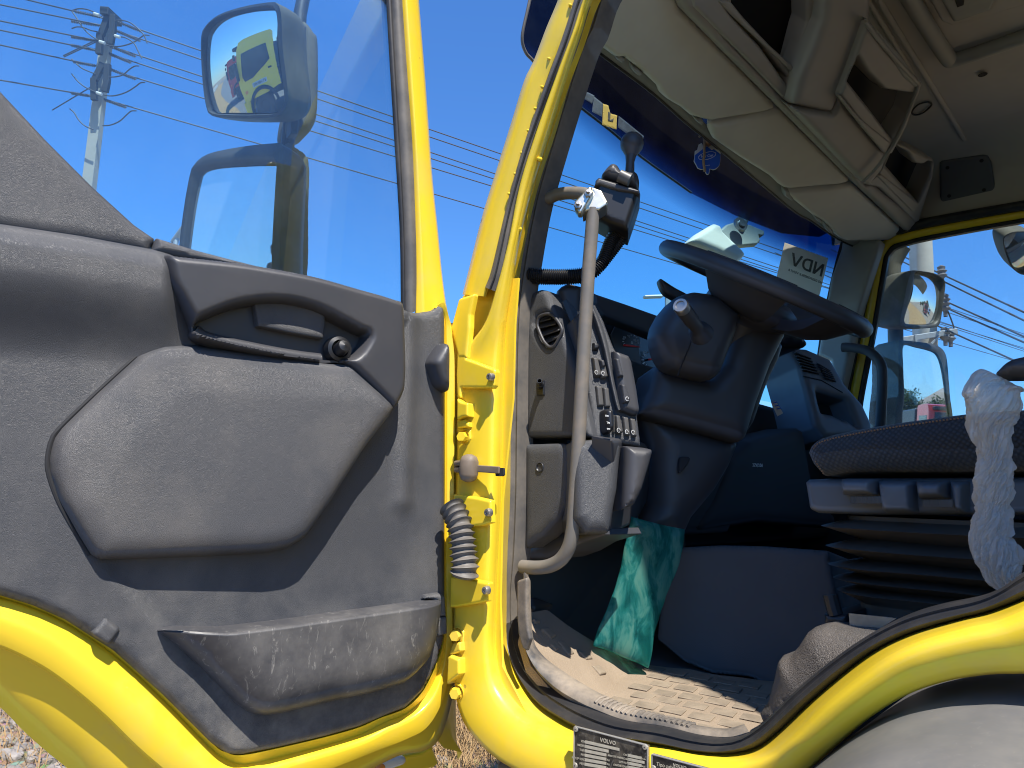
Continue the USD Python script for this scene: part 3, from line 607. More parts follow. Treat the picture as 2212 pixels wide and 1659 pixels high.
def flare(px, y, tuck=0.0):
    """the cab side: deeper at the pillar's seal, swelling out over the wheel, its lower edge tucked under"""
    p = cr(px, 7); i = np.linspace(0, len(fst) - 1, len(p))
    sm = lambda x: x * x * (3 - 2 * x)
    w = 0.045 * sm(np.clip((i - 21.0) / 7.0, 0, 1)); u = sm(np.clip((i - 20.5) / 4.0, 0, 1))
    deep = 0.06 * (1 - sm(np.clip((i - 14.5) / 5.0, 0, 1)))
    k = np.clip((y - Y0) / 0.035, 0, 1)
    return np.vstack([T(p[j:j + 1], PY(y + w[j] * k - tuck * u[j] - deep[j] * (1 - k))) for j in range(len(p))])
def frow(k, y, tuck=0.0): return flare([s[k] for s in fst], y, tuck)
mid = lambda a, b, t: [tuple(np.array(p[a]) * (1 - t) + np.array(p[b]) * t) for p in fst]
fr_rows = [frow(0, Y0 - 0.02), frow(0, Y0), flare(mid(0, 1, 0.6), -0.785), frow(1, Y1), flare(mid(1, 2, 0.3), -0.752, 0.004), flare(mid(1, 2, 0.65), -0.747, 0.015), flare(mid(1, 2, 0.93), Y2, 0.030), frow(2, -0.75, 0.034)]
fr_rows.append(fr_rows[-1] + np.array([0, -0.03, 0]))
side = shell(fr_rows, np.array([0, -0.004, 0]))
# front outer half of the windscreen pillar, with its lower foot
pa = [(1222, -60), (1205, 0), (1180, 60), (1153, 131), (1132, 175), (1104, 266), (1069, 378), (1041, 469), (1013, 581), (999, 636)]
pb = [(1262, -60), (1241, 0), (1222, 66), (1200, 120), (1183, 165), (1157, 240), (1120, 360), (1095, 445), (1063, 581), (1046, 640)]
R_ = lambda a, y, dx=0: resample(T(cr([(x + dx, yy) for x, yy in a], 6), PY(y)), 50)
pm = [tuple(np.array(a) * 0.55 + np.array(b) * 0.45) for a, b in zip(pa, pb)]
side = cat(side, shell([R_(pa, -0.765, 6), R_(pa, -0.755), R_(pa, -0.748, 7), R_(pm, -0.742), R_(pb, -0.752), R_(pb, -0.785)], np.array([0, -0.004, 0])))
# pillar body behind, so that the cab is closed
foot = T([(1046, 610), (1120, 600), (1112, 700), (1108, 860), (1085, 1080), (1080, 1300), (1085, 1440), (1140, 1545), (1085, 1630), (1020, 1585), (990, 1530), (985, 1440), (988, 1080), (992, 860), (990, 715), (1000, 640)], PY(-0.772))
side = cat(side, slab(foot, np.array([0, -0.004, 0])))
frame = part(truck, 'cab_side', side, M['yellow'], smooth=45)
# seam welds along the pillar
for p in Z(4, [(1462, 30), (1332, 362), (1288, 535), (1246, 668), (1204, 805), (1162, 943), (1122, 1072), (1085, 1195)]):
    c = T([p], PY(-0.7465))[0]
    part(frame, 'weld_bead', lathe([(0.0001, 0.0022), (0.0016, 0.0015), (0.0026, -0.001), (0.0026, -0.003)], c, (0, 1, 0), 10), M['yellow'])
for p in Z(4, [(1272, 980), (1147, 1412)]):
    c = T([p], PY(-0.757))[0]
    part(frame, 'rivet', lathe([(0.0001, 0.0030), (0.0026, 0.002), (0.0038, -0.001), (0.0038, -0.004)], c, (0, 1, 0), 12), M['yellow'])
for p in [(1068, 612)]:
    c = T([p], PY(-0.748))[0]
# drip channel
ca = [(1265, -60), (1241, 0), (1219, 70), (1174, 196), (1132, 315), (1097, 438), (1062, 581), (1048, 620)]
cb = [(1282, -60), (1259, 0), (1228, 98), (1188, 196), (1147, 315), (1112, 438), (1084, 581), (1069, 629)]
part(frame, 'drip_channel', band(T(ca, PY(-0.752)), T(cb, PY(-0.75)), 0.006, 60, 0.02, d=(0, 1, 0)), M['rubber'], smooth=60)
cm_ = [tuple((np.array(a) + np.array(b)) / 2) for a, b in zip(ca, cb)]
part(frame, 'channel_groove', tube(T(cr(cm_, 5), PY(-0.7445)), 0.0016, 6), M['deep'])
# big door seal round the opening
sa = [s[0] for s in fst]
sb = [(1362, -60), (1323, 0), (1300, 70), (1279, 110), (1244, 217), (1209, 333), (1177, 448), (1153, 581), (1144, 640), (1140, 690), (1137, 778), (1136, 880), (1135, 980), (1134, 1078), (1130, 1190), (1121, 1288), (1126, 1376), (1149, 1435), (1191, 1481), (1240, 1513), (1292, 1537), (1352, 1558), (1438, 1571), (1508, 1588), (1570, 1594), (1618, 1583), (1665, 1547), (1735, 1477), (1823, 1407), (1893, 1362), (1963, 1327), (2033, 1306), (2120, 1288), (2173, 1264), (2212, 1235), (2290, 1190), (2480, 1080), (2800, 960)]
A = resample(frow(0, Y0 + 0.001), 160); sbp = resample(cr(sb, 7), 160); pa_ = np.c_[IW / 2 + FPX * ((A - CP) @ _r) / ((A - CP) @ _f), IH / 2 - FPX * ((A - CP) @ _u) / ((A - CP) @ _f)]
A = np.vstack([T(q_, PY(y_)) for q_, y_ in zip(resample(pa_, 160)[:, None], np.interp(np.linspace(0, 1, 160), np.r_[0, np.cumsum(np.hypot(*np.diff(pa_, axis=0).T))] / np.hypot(*np.diff(pa_, axis=0).T).sum(), A[:, 1]))])
B = np.vstack([T(q_, PY(a_[1] - 0.013)) for q_, a_ in zip(sbp[:, None], A)])
dd = np.array([0, 1.0, 0])
t_ = [(0, -0.012), (0, 0.004), (0.12, 0.016), (0.3, 0.021), (0.47, 0.020), (0.56, 0.012), (0.66, 0.013), (0.8, 0.016), (0.93, 0.012), (1.0, 0.002), (1.0, -0.02)]
ns = int(160 * 0.42)
sealrows = [A * (1 - t) + B * t + dd * h for t, h in t_]
part(frame, 'door_seal', grid([r[:ns + 1] for r in sealrows]), M['rubber'], smooth=60)
part(frame, 'door_seal', grid([r[ns:] for r in sealrows]), M['sealdark'], smooth=60, label='black lower door rubber, worn at the step')
# worn step edge inside the seal
ia = [(1132, 1246), (1124, 1300), (1128, 1376), (1150, 1433), (1192, 1479), (1241, 1511), (1293, 1535), (1353, 1556), (1438, 1569), (1508, 1586), (1572, 1592), (1618, 1581)]
ib = [(1141, 1244), (1142, 1300), (1148, 1372), (1172, 1415), (1220, 1452), (1268, 1482), (1310, 1504), (1366, 1528), (1442, 1552), (1512, 1570), (1570, 1578), (1606, 1570)]
part(frame, 'step_trim', band(T(ia, PY(-0.815)), T(ib, PY(-0.85)), 0.008, 90, 0.01, d=(0, 0.6, 0.8)), M['sill'], smooth=60)
ribs = []
for k in range(24):
    t = k / 24
    a = resample(T(cr(ia, 6), PY(-0.815)), 200)[int(105 + 75 * t)]; b = resample(T(cr(ib, 6), PY(-0.85)), 200)[min(199, int(112 + 77 * t))]
    n_ = np.array([0, 0.6, 0.8]) * 0.009
    if k < 20: ribs.append(tube(np.array([a * 0.8 + b * 0.2 + n_ * 0.75, (a + b) / 2 + n_ * 1.0, a * 0.2 + b * 0.8 + n_ * 0.75]), 0.0022, 6))
part(frame, 'tread_ribs', cat(*ribs), M['sill'], smooth=60)
part(frame, 'seal_end_plate', relief(Z(6, [(1142, 510), (1150, 500), (1200, 484), (1204, 500), (1203, 690), (1212, 800), (1225, 860), (1200, 935), (1175, 920), (1150, 830), (1140, 700)]), PY(-0.795), 0.003, 0.004, 0.004, smooth_px=False), M['sill'], smooth=40)

# hinge cover plates with screws, bolts, boot and strap
cov = Z('h', [(130, 0), (170, 0), (220, 0), (222, 130), (335, 170), (505, 235), (515, 262), (500, 400), (480, 428), (170, 425), (165, 525), (128, 525), (120, 300)])
part(frame, 'hinge_cover', relief(cov, PY(-0.7415), 0.004, 0.005, 0.006, smooth_px=False), M['yellow'], smooth=45)
part(frame, 'hinge_cover', relief(Z(5, [(738, 605), (785, 430), (800, 418), (880, 393), (882, 402), (858, 520), (856, 600), (835, 790), (785, 790), (760, 700)]), PY(-0.7415), 0.005, 0.006, 0.006, smooth_px=False), M['yellow'], smooth=45)
part(frame, 'hinge_cover', relief(Z('g', [(140, 55), (215, 62), (320, 78), (412, 100), (414, 262), (340, 285), (240, 292), (205, 268), (135, 240)]), PY(-0.7415), 0.004, 0.005, 0.006, smooth_px=False), M['yellow'], smooth=45)
part(frame, 'hinge_cover', relief(Z('g', [(118, 650), (250, 662), (395, 690), (398, 700), (385, 828), (285, 848), (140, 872), (112, 872)]), PY(-0.7415), 0.004, 0.005, 0.006, smooth_px=False), M['yellow'], smooth=45)
for r, c in (('h', (448, 312)), ('g', (382, 188)), ('g', (366, 748))):
    p = T(Z(r, [c]), PY(-0.733))[0]
    part(frame, 'screw', cat(lathe([(0.0026, 0.0045), (0.0052, 0.004), (0.0066, 0.0), (0.0066, -0.004)], p, (0, 1, 0), 16), lathe([(0.0001, 0.002), (0.0026, 0.002), (0.0026, 0.0046)], p, (0, 1, 0), 6)), M['steel'])
def bolt(r, c, s, y):
    p = T(Z(r, [c]), PY(y))[0]; ax = np.array([-0.45, 1, 0])
    hexa = lathe([(0.0001, 0.012), (0.0078, 0.012), (0.0084, 0.010), (0.0084, 0.003)], p, ax, 6)
    part(frame, 'hinge_bolt', cat(hexa, lathe([(0.011, 0.003), (0.011, 0.0), (0.011, -0.004)], p, ax, 18)), M['yellow'], smooth=30)
def hplate(r, pts, y, h=0.004):
    part(frame, 'hinge_leaf', relief(Z(r, pts), PY(y), h, 0.004, 0.02, smooth_px=False), M['yellow'], smooth=40)
hplate('h', [(185, 840), (262, 838), (266, 930), (250, 965), (215, 970), (160, 965), (165, 900)], -0.748)
bolt('h', (183, 912), 1, -0.742)
hplate('h', [(128, 528), (170, 560), (238, 575), (236, 710), (180, 715), (126, 742)], -0.737)
hplate('h', [(175, 742), (200, 735), (243, 770), (243, 815), (130, 830), (128, 745)], -0.742)
hplate('g', [(150, 1030), (205, 1025), (217, 1040), (214, 1120), (195, 1130), (140, 1130)], -0.748)
bolt('g', (158, 1068), 1, -0.742)
hplate('g', [(100, 1225), (120, 1212), (182, 1242), (184, 1352), (140, 1385), (92, 1425)], -0.737)
hplate('g', [(135, 1120), (190, 1120), (195, 1185), (150, 1205), (118, 1215), (110, 1200)], -0.741)
hplate('g', [(150, 1415), (190, 1410), (203, 1440), (200, 1520), (180, 1528), (140, 1520)], -0.748)
bolt('g', (158, 1480), 1, -0.742)
# strap that stops the door
p0, p1 = T(Z('h', [(90, 1210), (540, 1242)]), PY(-0.742))
part(frame, 'check_strap', rbox((p0 + p1) / 2, (np.linalg.norm(p1 - p0), 0.004, 0.011), axes(p1 - p0), 0.0015), M['dirty'])
part(frame, 'strap_buffer', rbox(T(Z('h', [(233, 1222)]), PY(-0.735))[0], (0.030, 0.03, 0.044), axes(head(20)), 0.012), M['dirty'], smooth=60)
part(frame, 'strap_fork', cat(*[rbox(T(Z('h', [(150, yy)]), PY(-0.735))[0], (0.034, 0.012, 0.009), axes(head(20)), 0.003) for yy in (1175, 1240)]), M['dirty'])
part(frame, 'strap_slot', relief(Z('h', [(490, 1222), (575, 1220), (578, 1290), (560, 1303), (500, 1300)]), PY(-0.7432), 0.0, 0.0, 0.004, smooth_px=False), M['deep'])
# cable boot: a corrugated hose from pillar to door
bc = T(cr(Z('g', [(120, 150), (150, 205), (178, 280), (195, 380), (203, 470), (212, 540), (214, 600), (206, 650)]), 14), PY(-0.722))
s_ = np.linspace(0, 11, len(bc))
rad = (0.0150 + 0.0045 * np.abs(np.sin(np.pi * s_)) ** 0.6 + 0.004 * np.linspace(0, 1, len(bc)))
bc = resample(bc, 150); s_ = np.linspace(0, 11.5, 150); rad = 0.0148 + 0.0062 * (1 - np.abs(np.sin(np.pi * s_)) ** 0.7) + 0.003 * np.linspace(0, 1, 150)
part(frame, 'cable_boot', tube(bc, rad, 20), M['rubber'], smooth=70)

# data plates on the sill
PLT = PY(-0.7405)
def plate(px4, base, rows_l, rows_r, holes):
    c = T(px4, PLT)
    part(truck, 'data_plate', slab(c + np.array([0, .0014, 0]), np.array([0, -0.003, 0])), M['plate'], smooth=False)
    return c
def onp(c, x, y, h=0.0016):
    tl, tr, br, bl = c
    return (bl * (1 - x) + br * x) * (1 - y) + (tl * (1 - x) + tr * x) * y + np.array([0, h, 0])
def rect(c, x0, y0, x1, y1, h=0.0019):
    return slab(np.array([onp(c, x0, y1, h), onp(c, x1, y1, h), onp(c, x1, y0, h), onp(c, x0, y0, h)]), np.array([0, -0.0004, 0]))
def make_plate(corners):
    c = T(corners, PLT)
    root = part(truck, 'data_plate', slab(c + np.array([0, .0014, 0]), np.array([0, -0.004, 0])), M['plate'], smooth=False)
    e = 0.006; w = np.linalg.norm(c[1] - c[0])
    loop = np.array([onp(c, *p, 0.0016) for p in [(0, 0.02), (0, 0.98), (0.015, 1), (0.985, 1), (1, 0.98), (1, 0.02), (0.985, 0), (0.015, 0)]])
    part(root, 'rim', tube(loop, 0.0011, 6, closed=True), M['platerim'])
    return c, root
# the first plate's lower part lies below the picture; corners by the visible left, top and right edges
c1, r1 = make_plate(Z('q', [(146, 112), (1052, 350), (1050, 900), (140, 800)]))
for x, y in ((0.03, 0.955), (0.97, 0.955), (0.025, 0.30), (0.97, 0.12)):
    part(r1, 'rivet', lathe([(0.0008, 0.0022), (0.0030, 0.0018), (0.0034, 0.0)], onp(c1, x, y, 0.0016), (0, 1, 0), 12), M['platerim'])
put_t = lambda c, root, txt, x, y, h, bold=False: part(root, 'lettering', trimesh.Trimesh(text_on(txt, c, h, bold, 0.0003, pos=(x, y)).vertices + np.array([0, 0.0016, 0]), text_on(txt, c, h, bold, 0.0003, pos=(x, y)).faces, process=False), M['platefield'], smooth=False)
put_t(c1, r1, 'VOLVO', 0.37, 0.835, 0.075, True)
for k, (txt, wd) in enumerate((('VIN', 0.475), ('MODELO', 0.33), ('TARA', 0.30), ('PBT', 0.30), ('PBT/3º EIXO', 0.30), ('PBTC', 0.30))):
    y = 0.735 - 0.083 * k
    part(r1, 'field', rect(c1, 0.16, y, 0.16 + wd, y + 0.055), M['platefield'], smooth=False)
    put_t(c1, r1, txt, 0.150 - 0.0165 * len(txt), y + 0.008, 0.038)
    if k > 2: put_t(c1, r1, 'Kg', 0.47, y + 0.006, 0.034)
for k, (txt, wd, un) in enumerate((('CMT', 0.18, 'Ton.'), ('ANO DE FABRICAÇÃO', 0.215, ''), ('LOTAÇÃO', 0.18, 'Kg'), ('CARGA EIXO 1', 0.18, 'Kg'), ('2', 0.18, 'Kg'))):
    y = 0.655 - 0.083 * k
    part(r1, 'field', rect(c1, 0.745, y, 0.745 + wd, y + 0.058), M['platefield'], smooth=False)
    put_t(c1, r1, txt, 0.735 - 0.0150 * len(txt), y + 0.010, 0.036)
    if un: put_t(c1, r1, un, 0.93, y + 0.006, 0.032)
put_t(c1, r1, 'Volvo do Brasil Veículos Ltda.', 0.16, 0.235, 0.028)
c2, r2 = make_plate(Z('q', [(1104, 455), (1990, 690), (1990, 1060), (1100, 880)]))
put_t(c2, r2, 'VOLVO', 0.31, 0.80, 0.095, True)
put_t(c2, r2, 'Tipo cabine', 0.07, 0.70, 0.10)
put_t(c2, r2, 'Nº', 0.08, 0.52, 0.09)
part(r2, 'field', rect(c2, 0.36, 0.655, 0.62, 0.735), M['platefield'], smooth=False)
part(r2, 'rivet', lathe([(0.0008, 0.0022), (0.0030, 0.0018), (0.0034, 0.0)], onp(c2, 0.03, 0.60, 0.0016), (0, 1, 0), 12), M['platerim'])

# mudguard under the arch
fa = [(1715, 1700), (1749, 1668), (1823, 1604), (1910, 1539), (1998, 1493), (2085, 1471), (2150, 1465), (2212, 1464), (2330, 1474), (2480, 1510)]
r0 = resample(T(cr(fa[:-1], 7), PY(-0.835)), 60); r0 = np.vstack([r0, r0[-1] + [[-0.06, 0, -0.004], [-0.13, 0, -0.016], [-0.2, 0, -0.035], [-0.3, 0, -0.08], [-0.4, 0, -0.15]]]); cen = np.array([r0[-18][0], 0, r0[:, 2].max() - 0.52])
frows = []
for k, (y, s) in enumerate(((-1.25, 1.0), (-0.835, 1.0), (-0.77, 0.998), (-0.69, 0.985), (-0.60, 0.965), (-0.54, 0.945), (-0.50, 0.915), (-0.48, 0.88), (-0.475, 0.83))):
    q = r0.copy(); q[:, 1] = y
    q[:, [0, 2]] = cen[[0, 2]] + (r0[:, [0, 2]] - cen[[0, 2]]) * s
    frows.append(q)
part(truck, 'mudguard', shell(frows, np.array([0, 0, -0.004])), M['fender'], smooth=60)
# wheel below the mudguard
wc = cen + np.array([0, -0.75, -0.0]); wc[2] = 0.50
part(truck, 'wheel', lathe([(0.24, 0.11), (0.27, 0.13), (0.40, 0.15), (0.48, 0.13), (0.50, 0.09), (0.50, -0.09), (0.47, -0.13)], wc, (0, 1, 0), 48), M['black'], smooth=50)

# front corner seen below the door: step panel with side lamp, bumper flank, apron
EP = PL(D([(800, 1640)], -0.02)[0], head(230, 0))
lp = DP.off(-0.16)
part(truck, 'corner_apron', relief(Z('b', [(600, 1520), (880, 1370), (1200, 1270), (1500, 1215), (1590, 1160), (1620, 1150), (1640, 1200), (1690, 1320), (1640, 1372), (1500, 1400), (900, 1600)]), lp, 0.004, 0.006, 0.05, smooth_px=False), M['yellow'], smooth=40)
part(truck, 'side_lamp', relief(Z('b', [(780, 1420), (1080, 1300), (1280, 1258), (1328, 1262), (1330, 1300), (1300, 1340), (1130, 1400), (800, 1480)]), lp.off(0.012), 0.012, 0.012, 0.02, smooth_px=False), M['lamplens'], smooth=50)
part(truck, 'lamp_core', relief(Z('b', [(880, 1420), (1000, 1360), (1080, 1330), (1110, 1355), (1080, 1400), (920, 1450)]), lp.off(0.018), 0.012, 0.010, 0.01), M['amber'], smooth=50)
part(truck, 'door_skirt', shell([T(Z('b', q_), DP.off(o)) for q_, o in (([(1795, 620), (1790, 700), (1780, 860), (1740, 980), (1680, 1075)], -0.06), ([(1870, 600), (1850, 760), (1820, 900), (1810, 1000), (1760, 1170)], -0.075), ([(1880, 620), (1880, 900), (1885, 1080), (1900, 1180), (1950, 1215)], -0.08), ([(1884, 640), (1884, 900), (1890, 1090), (1910, 1230), (1915, 1285)], -0.10))], -NDOOR * 0.004), M['yellow'], smooth=60)
part(truck, 'bumper_flank', relief(Z(6, [(1035, 1659), (1040, 1610), (1060, 1590), (1120, 1600), (1300, 1640), (1500, 1690), (1500, 1800), (1040, 1800)]), PY(-0.80), 0.02, 0.02, 0.1, smooth_px=False), M['fender'], smooth=50)

# ================================================================== cab shell: roof, back, far side
def box3(x0, x1, y0, y1, z0, z1, b=0.01): return rbox(((x0 + x1) / 2, (y0 + y1) / 2, (z0 + z1) / 2), (abs(x1 - x0), abs(y1 - y0), abs(z1 - z0)), None, b)
YR = -3.05
part(truck, 'roof', cat(box3(-1.0, 0.62, -0.76, YR - 0.02, 2.93, 2.97), box3(-1.0, 0.58, -0.74, -0.80, 2.74, 2.97), slab(np.array([(0.60, -0.80, 2.96), (0.60, YR, 2.96), (0.86, YR, 2.67), (0.86, -0.95, 2.67), (0.80, -0.85, 2.74)]), np.array([0.02, 0, 0.02]))), M['yellow'])
part(truck, 'rear_wall', box3(-1.02, -0.98, -0.76, YR, 1.0, 2.88), M['lining'])
part(truck, 'rear_pillar', box3(-1.0, -0.16, -0.75, -0.80, 1.2, 2.88), M['yellow'])
part(truck, 'cargo_body', box3(-4.6, -1.15, -0.66, YR - 0.1, 1.1, 2.95, 0.03), M['yellow'])
part(truck, 'far_inner_panel', box3(-1.0, 1.2, -2.98, -3.01, 1.05, 1.72, 0.005), M['deep'])
part(truck, 'floor_pan', cat(box3(-1.0, 0.78, -0.84, YR, 1.08, 1.13), box3(0.7, 1.2, -1.15, YR, 1.08, 1.13)), M['deep'])
part(truck, 'floor_carpet', cat(box3(0.25, 1.10, -0.86, -1.60, 1.131, 1.150, 0.005), box3(1.00, 1.05, -0.9, -1.5, 1.15, 1.45, 0.01)), M['carpet'])
part(truck, 'front_panel', box3(1.22, 1.26, -1.05, YR + 0.15, 1.05, 1.9), M['yellow'])

# ---- windscreen, its header and the smoked visor outside
def WX(y, z):
    w = np.clip((y + 1.30) / 0.42, 0, 1) ** 2 * (0.20 + 0.09 * (z - 2.1) / 0.55)       # the glass wraps round the near corner
    return 1.03 - 0.22 * (z - 2.15) + 0.10 * (1 - ((y + 1.94) / 1.09) ** 2) - w
ys = np.linspace(-0.88, -3.06, 42); zs = np.linspace(1.90, 2.74, 24)
part(truck, 'windscreen', shell(np.array([[(WX(y, z), y, z) for y in ys] for z in zs]), np.array([0.004, 0, 0.001])), M['windscreen'], smooth=60)
def WP(y, d=0.0): return PL((WX(y, 2.3) - d, y, 2.3), (1, 0, 0.22))
VS = through((1493, 416), PX(1.20), 180, -12)
zb_ = T([(1493, 416)], VS)[0][2]
M['visor'] = pane('smoked_visor', (0.22, 0.44, 0.60), 0.05, dcol=(0.12, 0.16, 0.2), ior=1.06, band=(zb_ - 0.005, zb_ + 0.10, (0.045, 0.11, 0.19)))
part(truck, 'sun_visor_outside', relief([(1165, -90), (1140, 20), (1128, 80), (1135, 112), (1152, 132), (1190, 178), (1244, 224), (1321, 284), (1384, 338), (1493, 416), (1592, 466), (1690, 504), (1770, 512), (1850, 470), (1800, 380), (1500, 60), (1380, -90)], VS, 0.0, 0.0, 0.005, smooth_px=False), M['visor'], smooth=30)
part(truck, 'visor_rim', tube(T(cr([(1165, -90), (1140, 20), (1128, 80), (1135, 112), (1152, 132), (1190, 178), (1244, 224), (1321, 284), (1384, 338), (1493, 416)], 5), VS.off(0.003)), 0.0045, 8), M['rubber'], smooth=60)

# ---- dashboard
E1 = PY(-0.885)                                              # end of the dashboard beside the door
end_px = [(1141, 646), (1150, 636), (1170, 626), (1186, 629), (1192, 640), (1209, 687), (1226, 727), (1244, 776), (1258, 822), (1268, 868), (1284, 946), (1141, 946)]
vent_px = Z(5, [(1262, 580), (1275, 535), (1310, 518), (1350, 520), (1385, 556), (1410, 598), (1412, 635), (1378, 700), (1355, 720), (1330, 716), (1300, 680), (1272, 618)])
dash_l = part(truck, 'dash_end', relief(end_px, E1, 0.010, 0.014, 0.05, holes=[vent_px], smooth_px=False, step=0.003, cell=0.008), M['dash'], smooth=45)
part(dash_l, 'vent_ring', tube(T(cr(vent_px, 5, True), E1.off(0.010)), 0.0032, 8, closed=True), M['smooth'], smooth=60)
part(dash_l, 'vent_well', slab(T(vent_px, E1.off(-0.03)), -E1.n * 0.002), M['deep'], smooth=False)
for k, (a, b) in enumerate((((1268, 590), (1390, 560)), ((1285, 640), (1408, 598)), ((1305, 688), (1408, 640)), ((1332, 712), (1392, 680)), ((1285, 548), (1360, 528)))):
    p, q_ = T(Z(5, [a, b]), E1.off(-0.006))
    part(dash_l, 'vent_slat', rbox((p + q_) / 2, (np.linalg.norm(q_ - p), 0.020, 0.003), axes(q_ - p, (0, 0.75, 0.66)), 0.0014), M['smooth'])
kp = T(Z(5, [(1285, 965)]), E1.off(0.010))[0]
part(dash_l, 'knob_plate', relief(Z(5, [(1262, 925), (1308, 922), (1308, 1018), (1262, 1020)]), E1.off(0.0105), 0.002, 0.002, 0.003, smooth_px=False), M['black'])
part(dash_l, 'light_switch', lathe([(0.0035, 0.026), (0.0045, 0.026), (0.0045, 0.022), (0.0035, 0.021), (0.0045, 0.020), (0.0045, 0.014), (0.006, 0.012), (0.006, 0.0), (0.0001, 0)], kp, (-0.55, 0.8, 0.25), 14), M['black'])
# lower end and knee bolster
part(truck, 'dash_end_lower', relief([(1139, 960), (1215, 958), (1236, 962), (1240, 1040), (1232, 1085), (1205, 1128), (1175, 1160), (1139, 1185)], E1.off(0.004), 0.012, 0.02, 0.06, smooth_px=False, cell=0.01), M['dash'], smooth=50)
sc = T(Z(5, [(1280, 1462)]), E1.off(0.016))[0]
part(truck, 'screw_cup', cat(lathe([(0.0001, -0.001), (0.005, -0.001), (0.0075, 0.002), (0.0085, 0.001)], sc, E1.n, 18)), M['black'])
KB = through((1300, 958), PY(-0.90), 215, 6)
part(truck, 'knee_bolster', relief([(1234, 955), (1275, 950), (1310, 948), (1332, 952), (1338, 970), (1330, 1060), (1312, 1152), (1262, 1152), (1238, 1120)], KB, 0.018, 0.022, 0.10, smooth_px=False, cell=0.01), M['dash'], smooth=50)
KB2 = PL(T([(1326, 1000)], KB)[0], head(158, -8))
part(truck, 'shaded_knee_half', relief([(1318, 948), (1345, 947), (1378, 952), (1392, 958), (1402, 978), (1396, 1080), (1368, 1130), (1318, 1152), (1308, 1140), (1322, 1060)], KB2, 0.004, 0.008, 0.03, smooth_px=False), M['smooth'], smooth=50)  # bolster's shaded half: split off, turned from the sun, darker material
part(truck, 'knee_ridge', relief(Z('p', [(395, 1545), (410, 1540), (560, 1555), (620, 1570), (626, 1600), (600, 1700), (540, 1900), (480, 2020), (380, 2060), (395, 1700)]), KB.off(0.000), 0.020, 0.018, 0.06, smooth_px=False), M['smooth'], smooth=50)
part(truck, 'dash_underside', relief(Z(6, [(1192, 330), (1260, 260), (1420, 190), (1540, 190), (1680, 180), (1700, 220), (1540, 270), (1440, 330), (1330, 370), (1192, 372)]), PY(-0.93), 0.01, 0.02, 0.10, smooth_px=False), M['smooth'], smooth=50)
# switch panel that faces the driver
SP = through((1284, 946), PY(-0.895), 210, 8)
sw_px = Z('p', [(-10, 520), (40, 470), (100, 430), (150, 400), (172, 400), (235, 520), (300, 690), (335, 775), (440, 812), (462, 870), (527, 1262), (512, 1300), (542, 1545), (385, 1520), (210, 1490), (168, 1490), (120, 1180), (60, 860), (10, 620)])
dash_s = part(truck, 'switch_panel', relief(sw_px, SP, 0.006, 0.008, 0.10, smooth_px=False, step=0.004, cell=0.01), M['dash'], smooth=40)
part(dash_s, 'padded_rib', band(T(Z('p', [(100, 350), (175, 560), (235, 760), (295, 1040), (330, 1190), (350, 1252)]), SP.off(0.008)), T(Z('p', [(165, 400), (235, 560), (290, 760), (330, 1000), (365, 1160), (385, 1238)]), SP.off(0.010)), 0.012, 50, 0.012), M['dash'], smooth=60)
part(dash_s, 'raised_pod', relief(Z('p', [(310, 775), (345, 782), (435, 815), (460, 865), (500, 1080), (525, 1255), (512, 1290), (480, 1296), (375, 1255), (340, 1000)]), SP.off(0.010), 0.012, 0.010, 0.02, smooth_px=False), M['smooth'], smooth=45)
for pts, h in (([(140, 828), (186, 832), (218, 970), (206, 985), (160, 985)], 0.009), ([(190, 842), (236, 850), (270, 985), (256, 998), (212, 998)], 0.009), ([(172, 1055), (226, 1060), (242, 1222), (190, 1222)], 0.006), ([(231, 1066), (280, 1076), (295, 1232), (246, 1230)], 0.006),
               ([(305, 1290), (328, 1294), (330, 1440), (322, 1448), (308, 1440)], 0.007), ([(318, 1292), (362, 1298), (390, 1438), (376, 1446), (332, 1442)], 0.010), ([(384, 1302), (436, 1312), (452, 1462), (404, 1456)], 0.007), ([(441, 1316), (492, 1322), (506, 1470), (462, 1466)], 0.007)):
    part(dash_s, 'rocker_switch', relief(Z('p', pts), SP.off(0.006), h, 0.003, 0.004, smooth_px=False, step=0.0014), M['switch'], smooth=45)
for pts in ([(330, 832), (368, 836), (404, 984), (362, 978)], [(378, 1040), (414, 1046), (456, 1162), (440, 1196), (400, 1190)]):
    part(dash_s, 'rocker_switch', relief(Z('p', pts), SP.off(0.022), 0.005, 0.003, 0.004, smooth_px=False, step=0.0014), M['smooth'], smooth=45)
part(dash_s, 'switch_catch', relief(Z('p', [(206, 845), (242, 850), (255, 900), (222, 908)]), SP.off(0.014), 0.006, 0.003, 0.003, smooth_px=False, step=0.0014), M['smooth'], smooth=45)
part(dash_s, 'thumb_knob', relief(Z('p', [(214, 1275), (222, 1258), (250, 1250), (285, 1266), (300, 1310), (304, 1370), (296, 1430), (270, 1446), (238, 1444), (222, 1400), (214, 1330)]), SP.off(0.008), 0.024, 0.010, 0.004, step=0.002), M['black'], smooth=60)
part(dash_s, 'thumb_slot', relief(Z('p', [(150, 708), (195, 715), (205, 745), (190, 770), (150, 768)]), SP.off(0.006), 0.008, 0.004, 0.004, smooth_px=False, step=0.0014), M['black'], smooth=45)
for txt, p in (('ON', (256, 1300)), ('T/M', (268, 1356)), ('OFF', (270, 1406))):
    a = T(Z('p', [p, (p[0] + 30, p[1] + 4), (p[0] + 30, p[1] - 14), (p[0], p[1] - 18)]), SP.off(0.033))
    part(dash_s, 'lettering', text_on(txt, (a[3], a[2], a[1], a[0]), 0.7, True, 0.0003, width_frac=0.9), M['whitemark'], smooth=False)
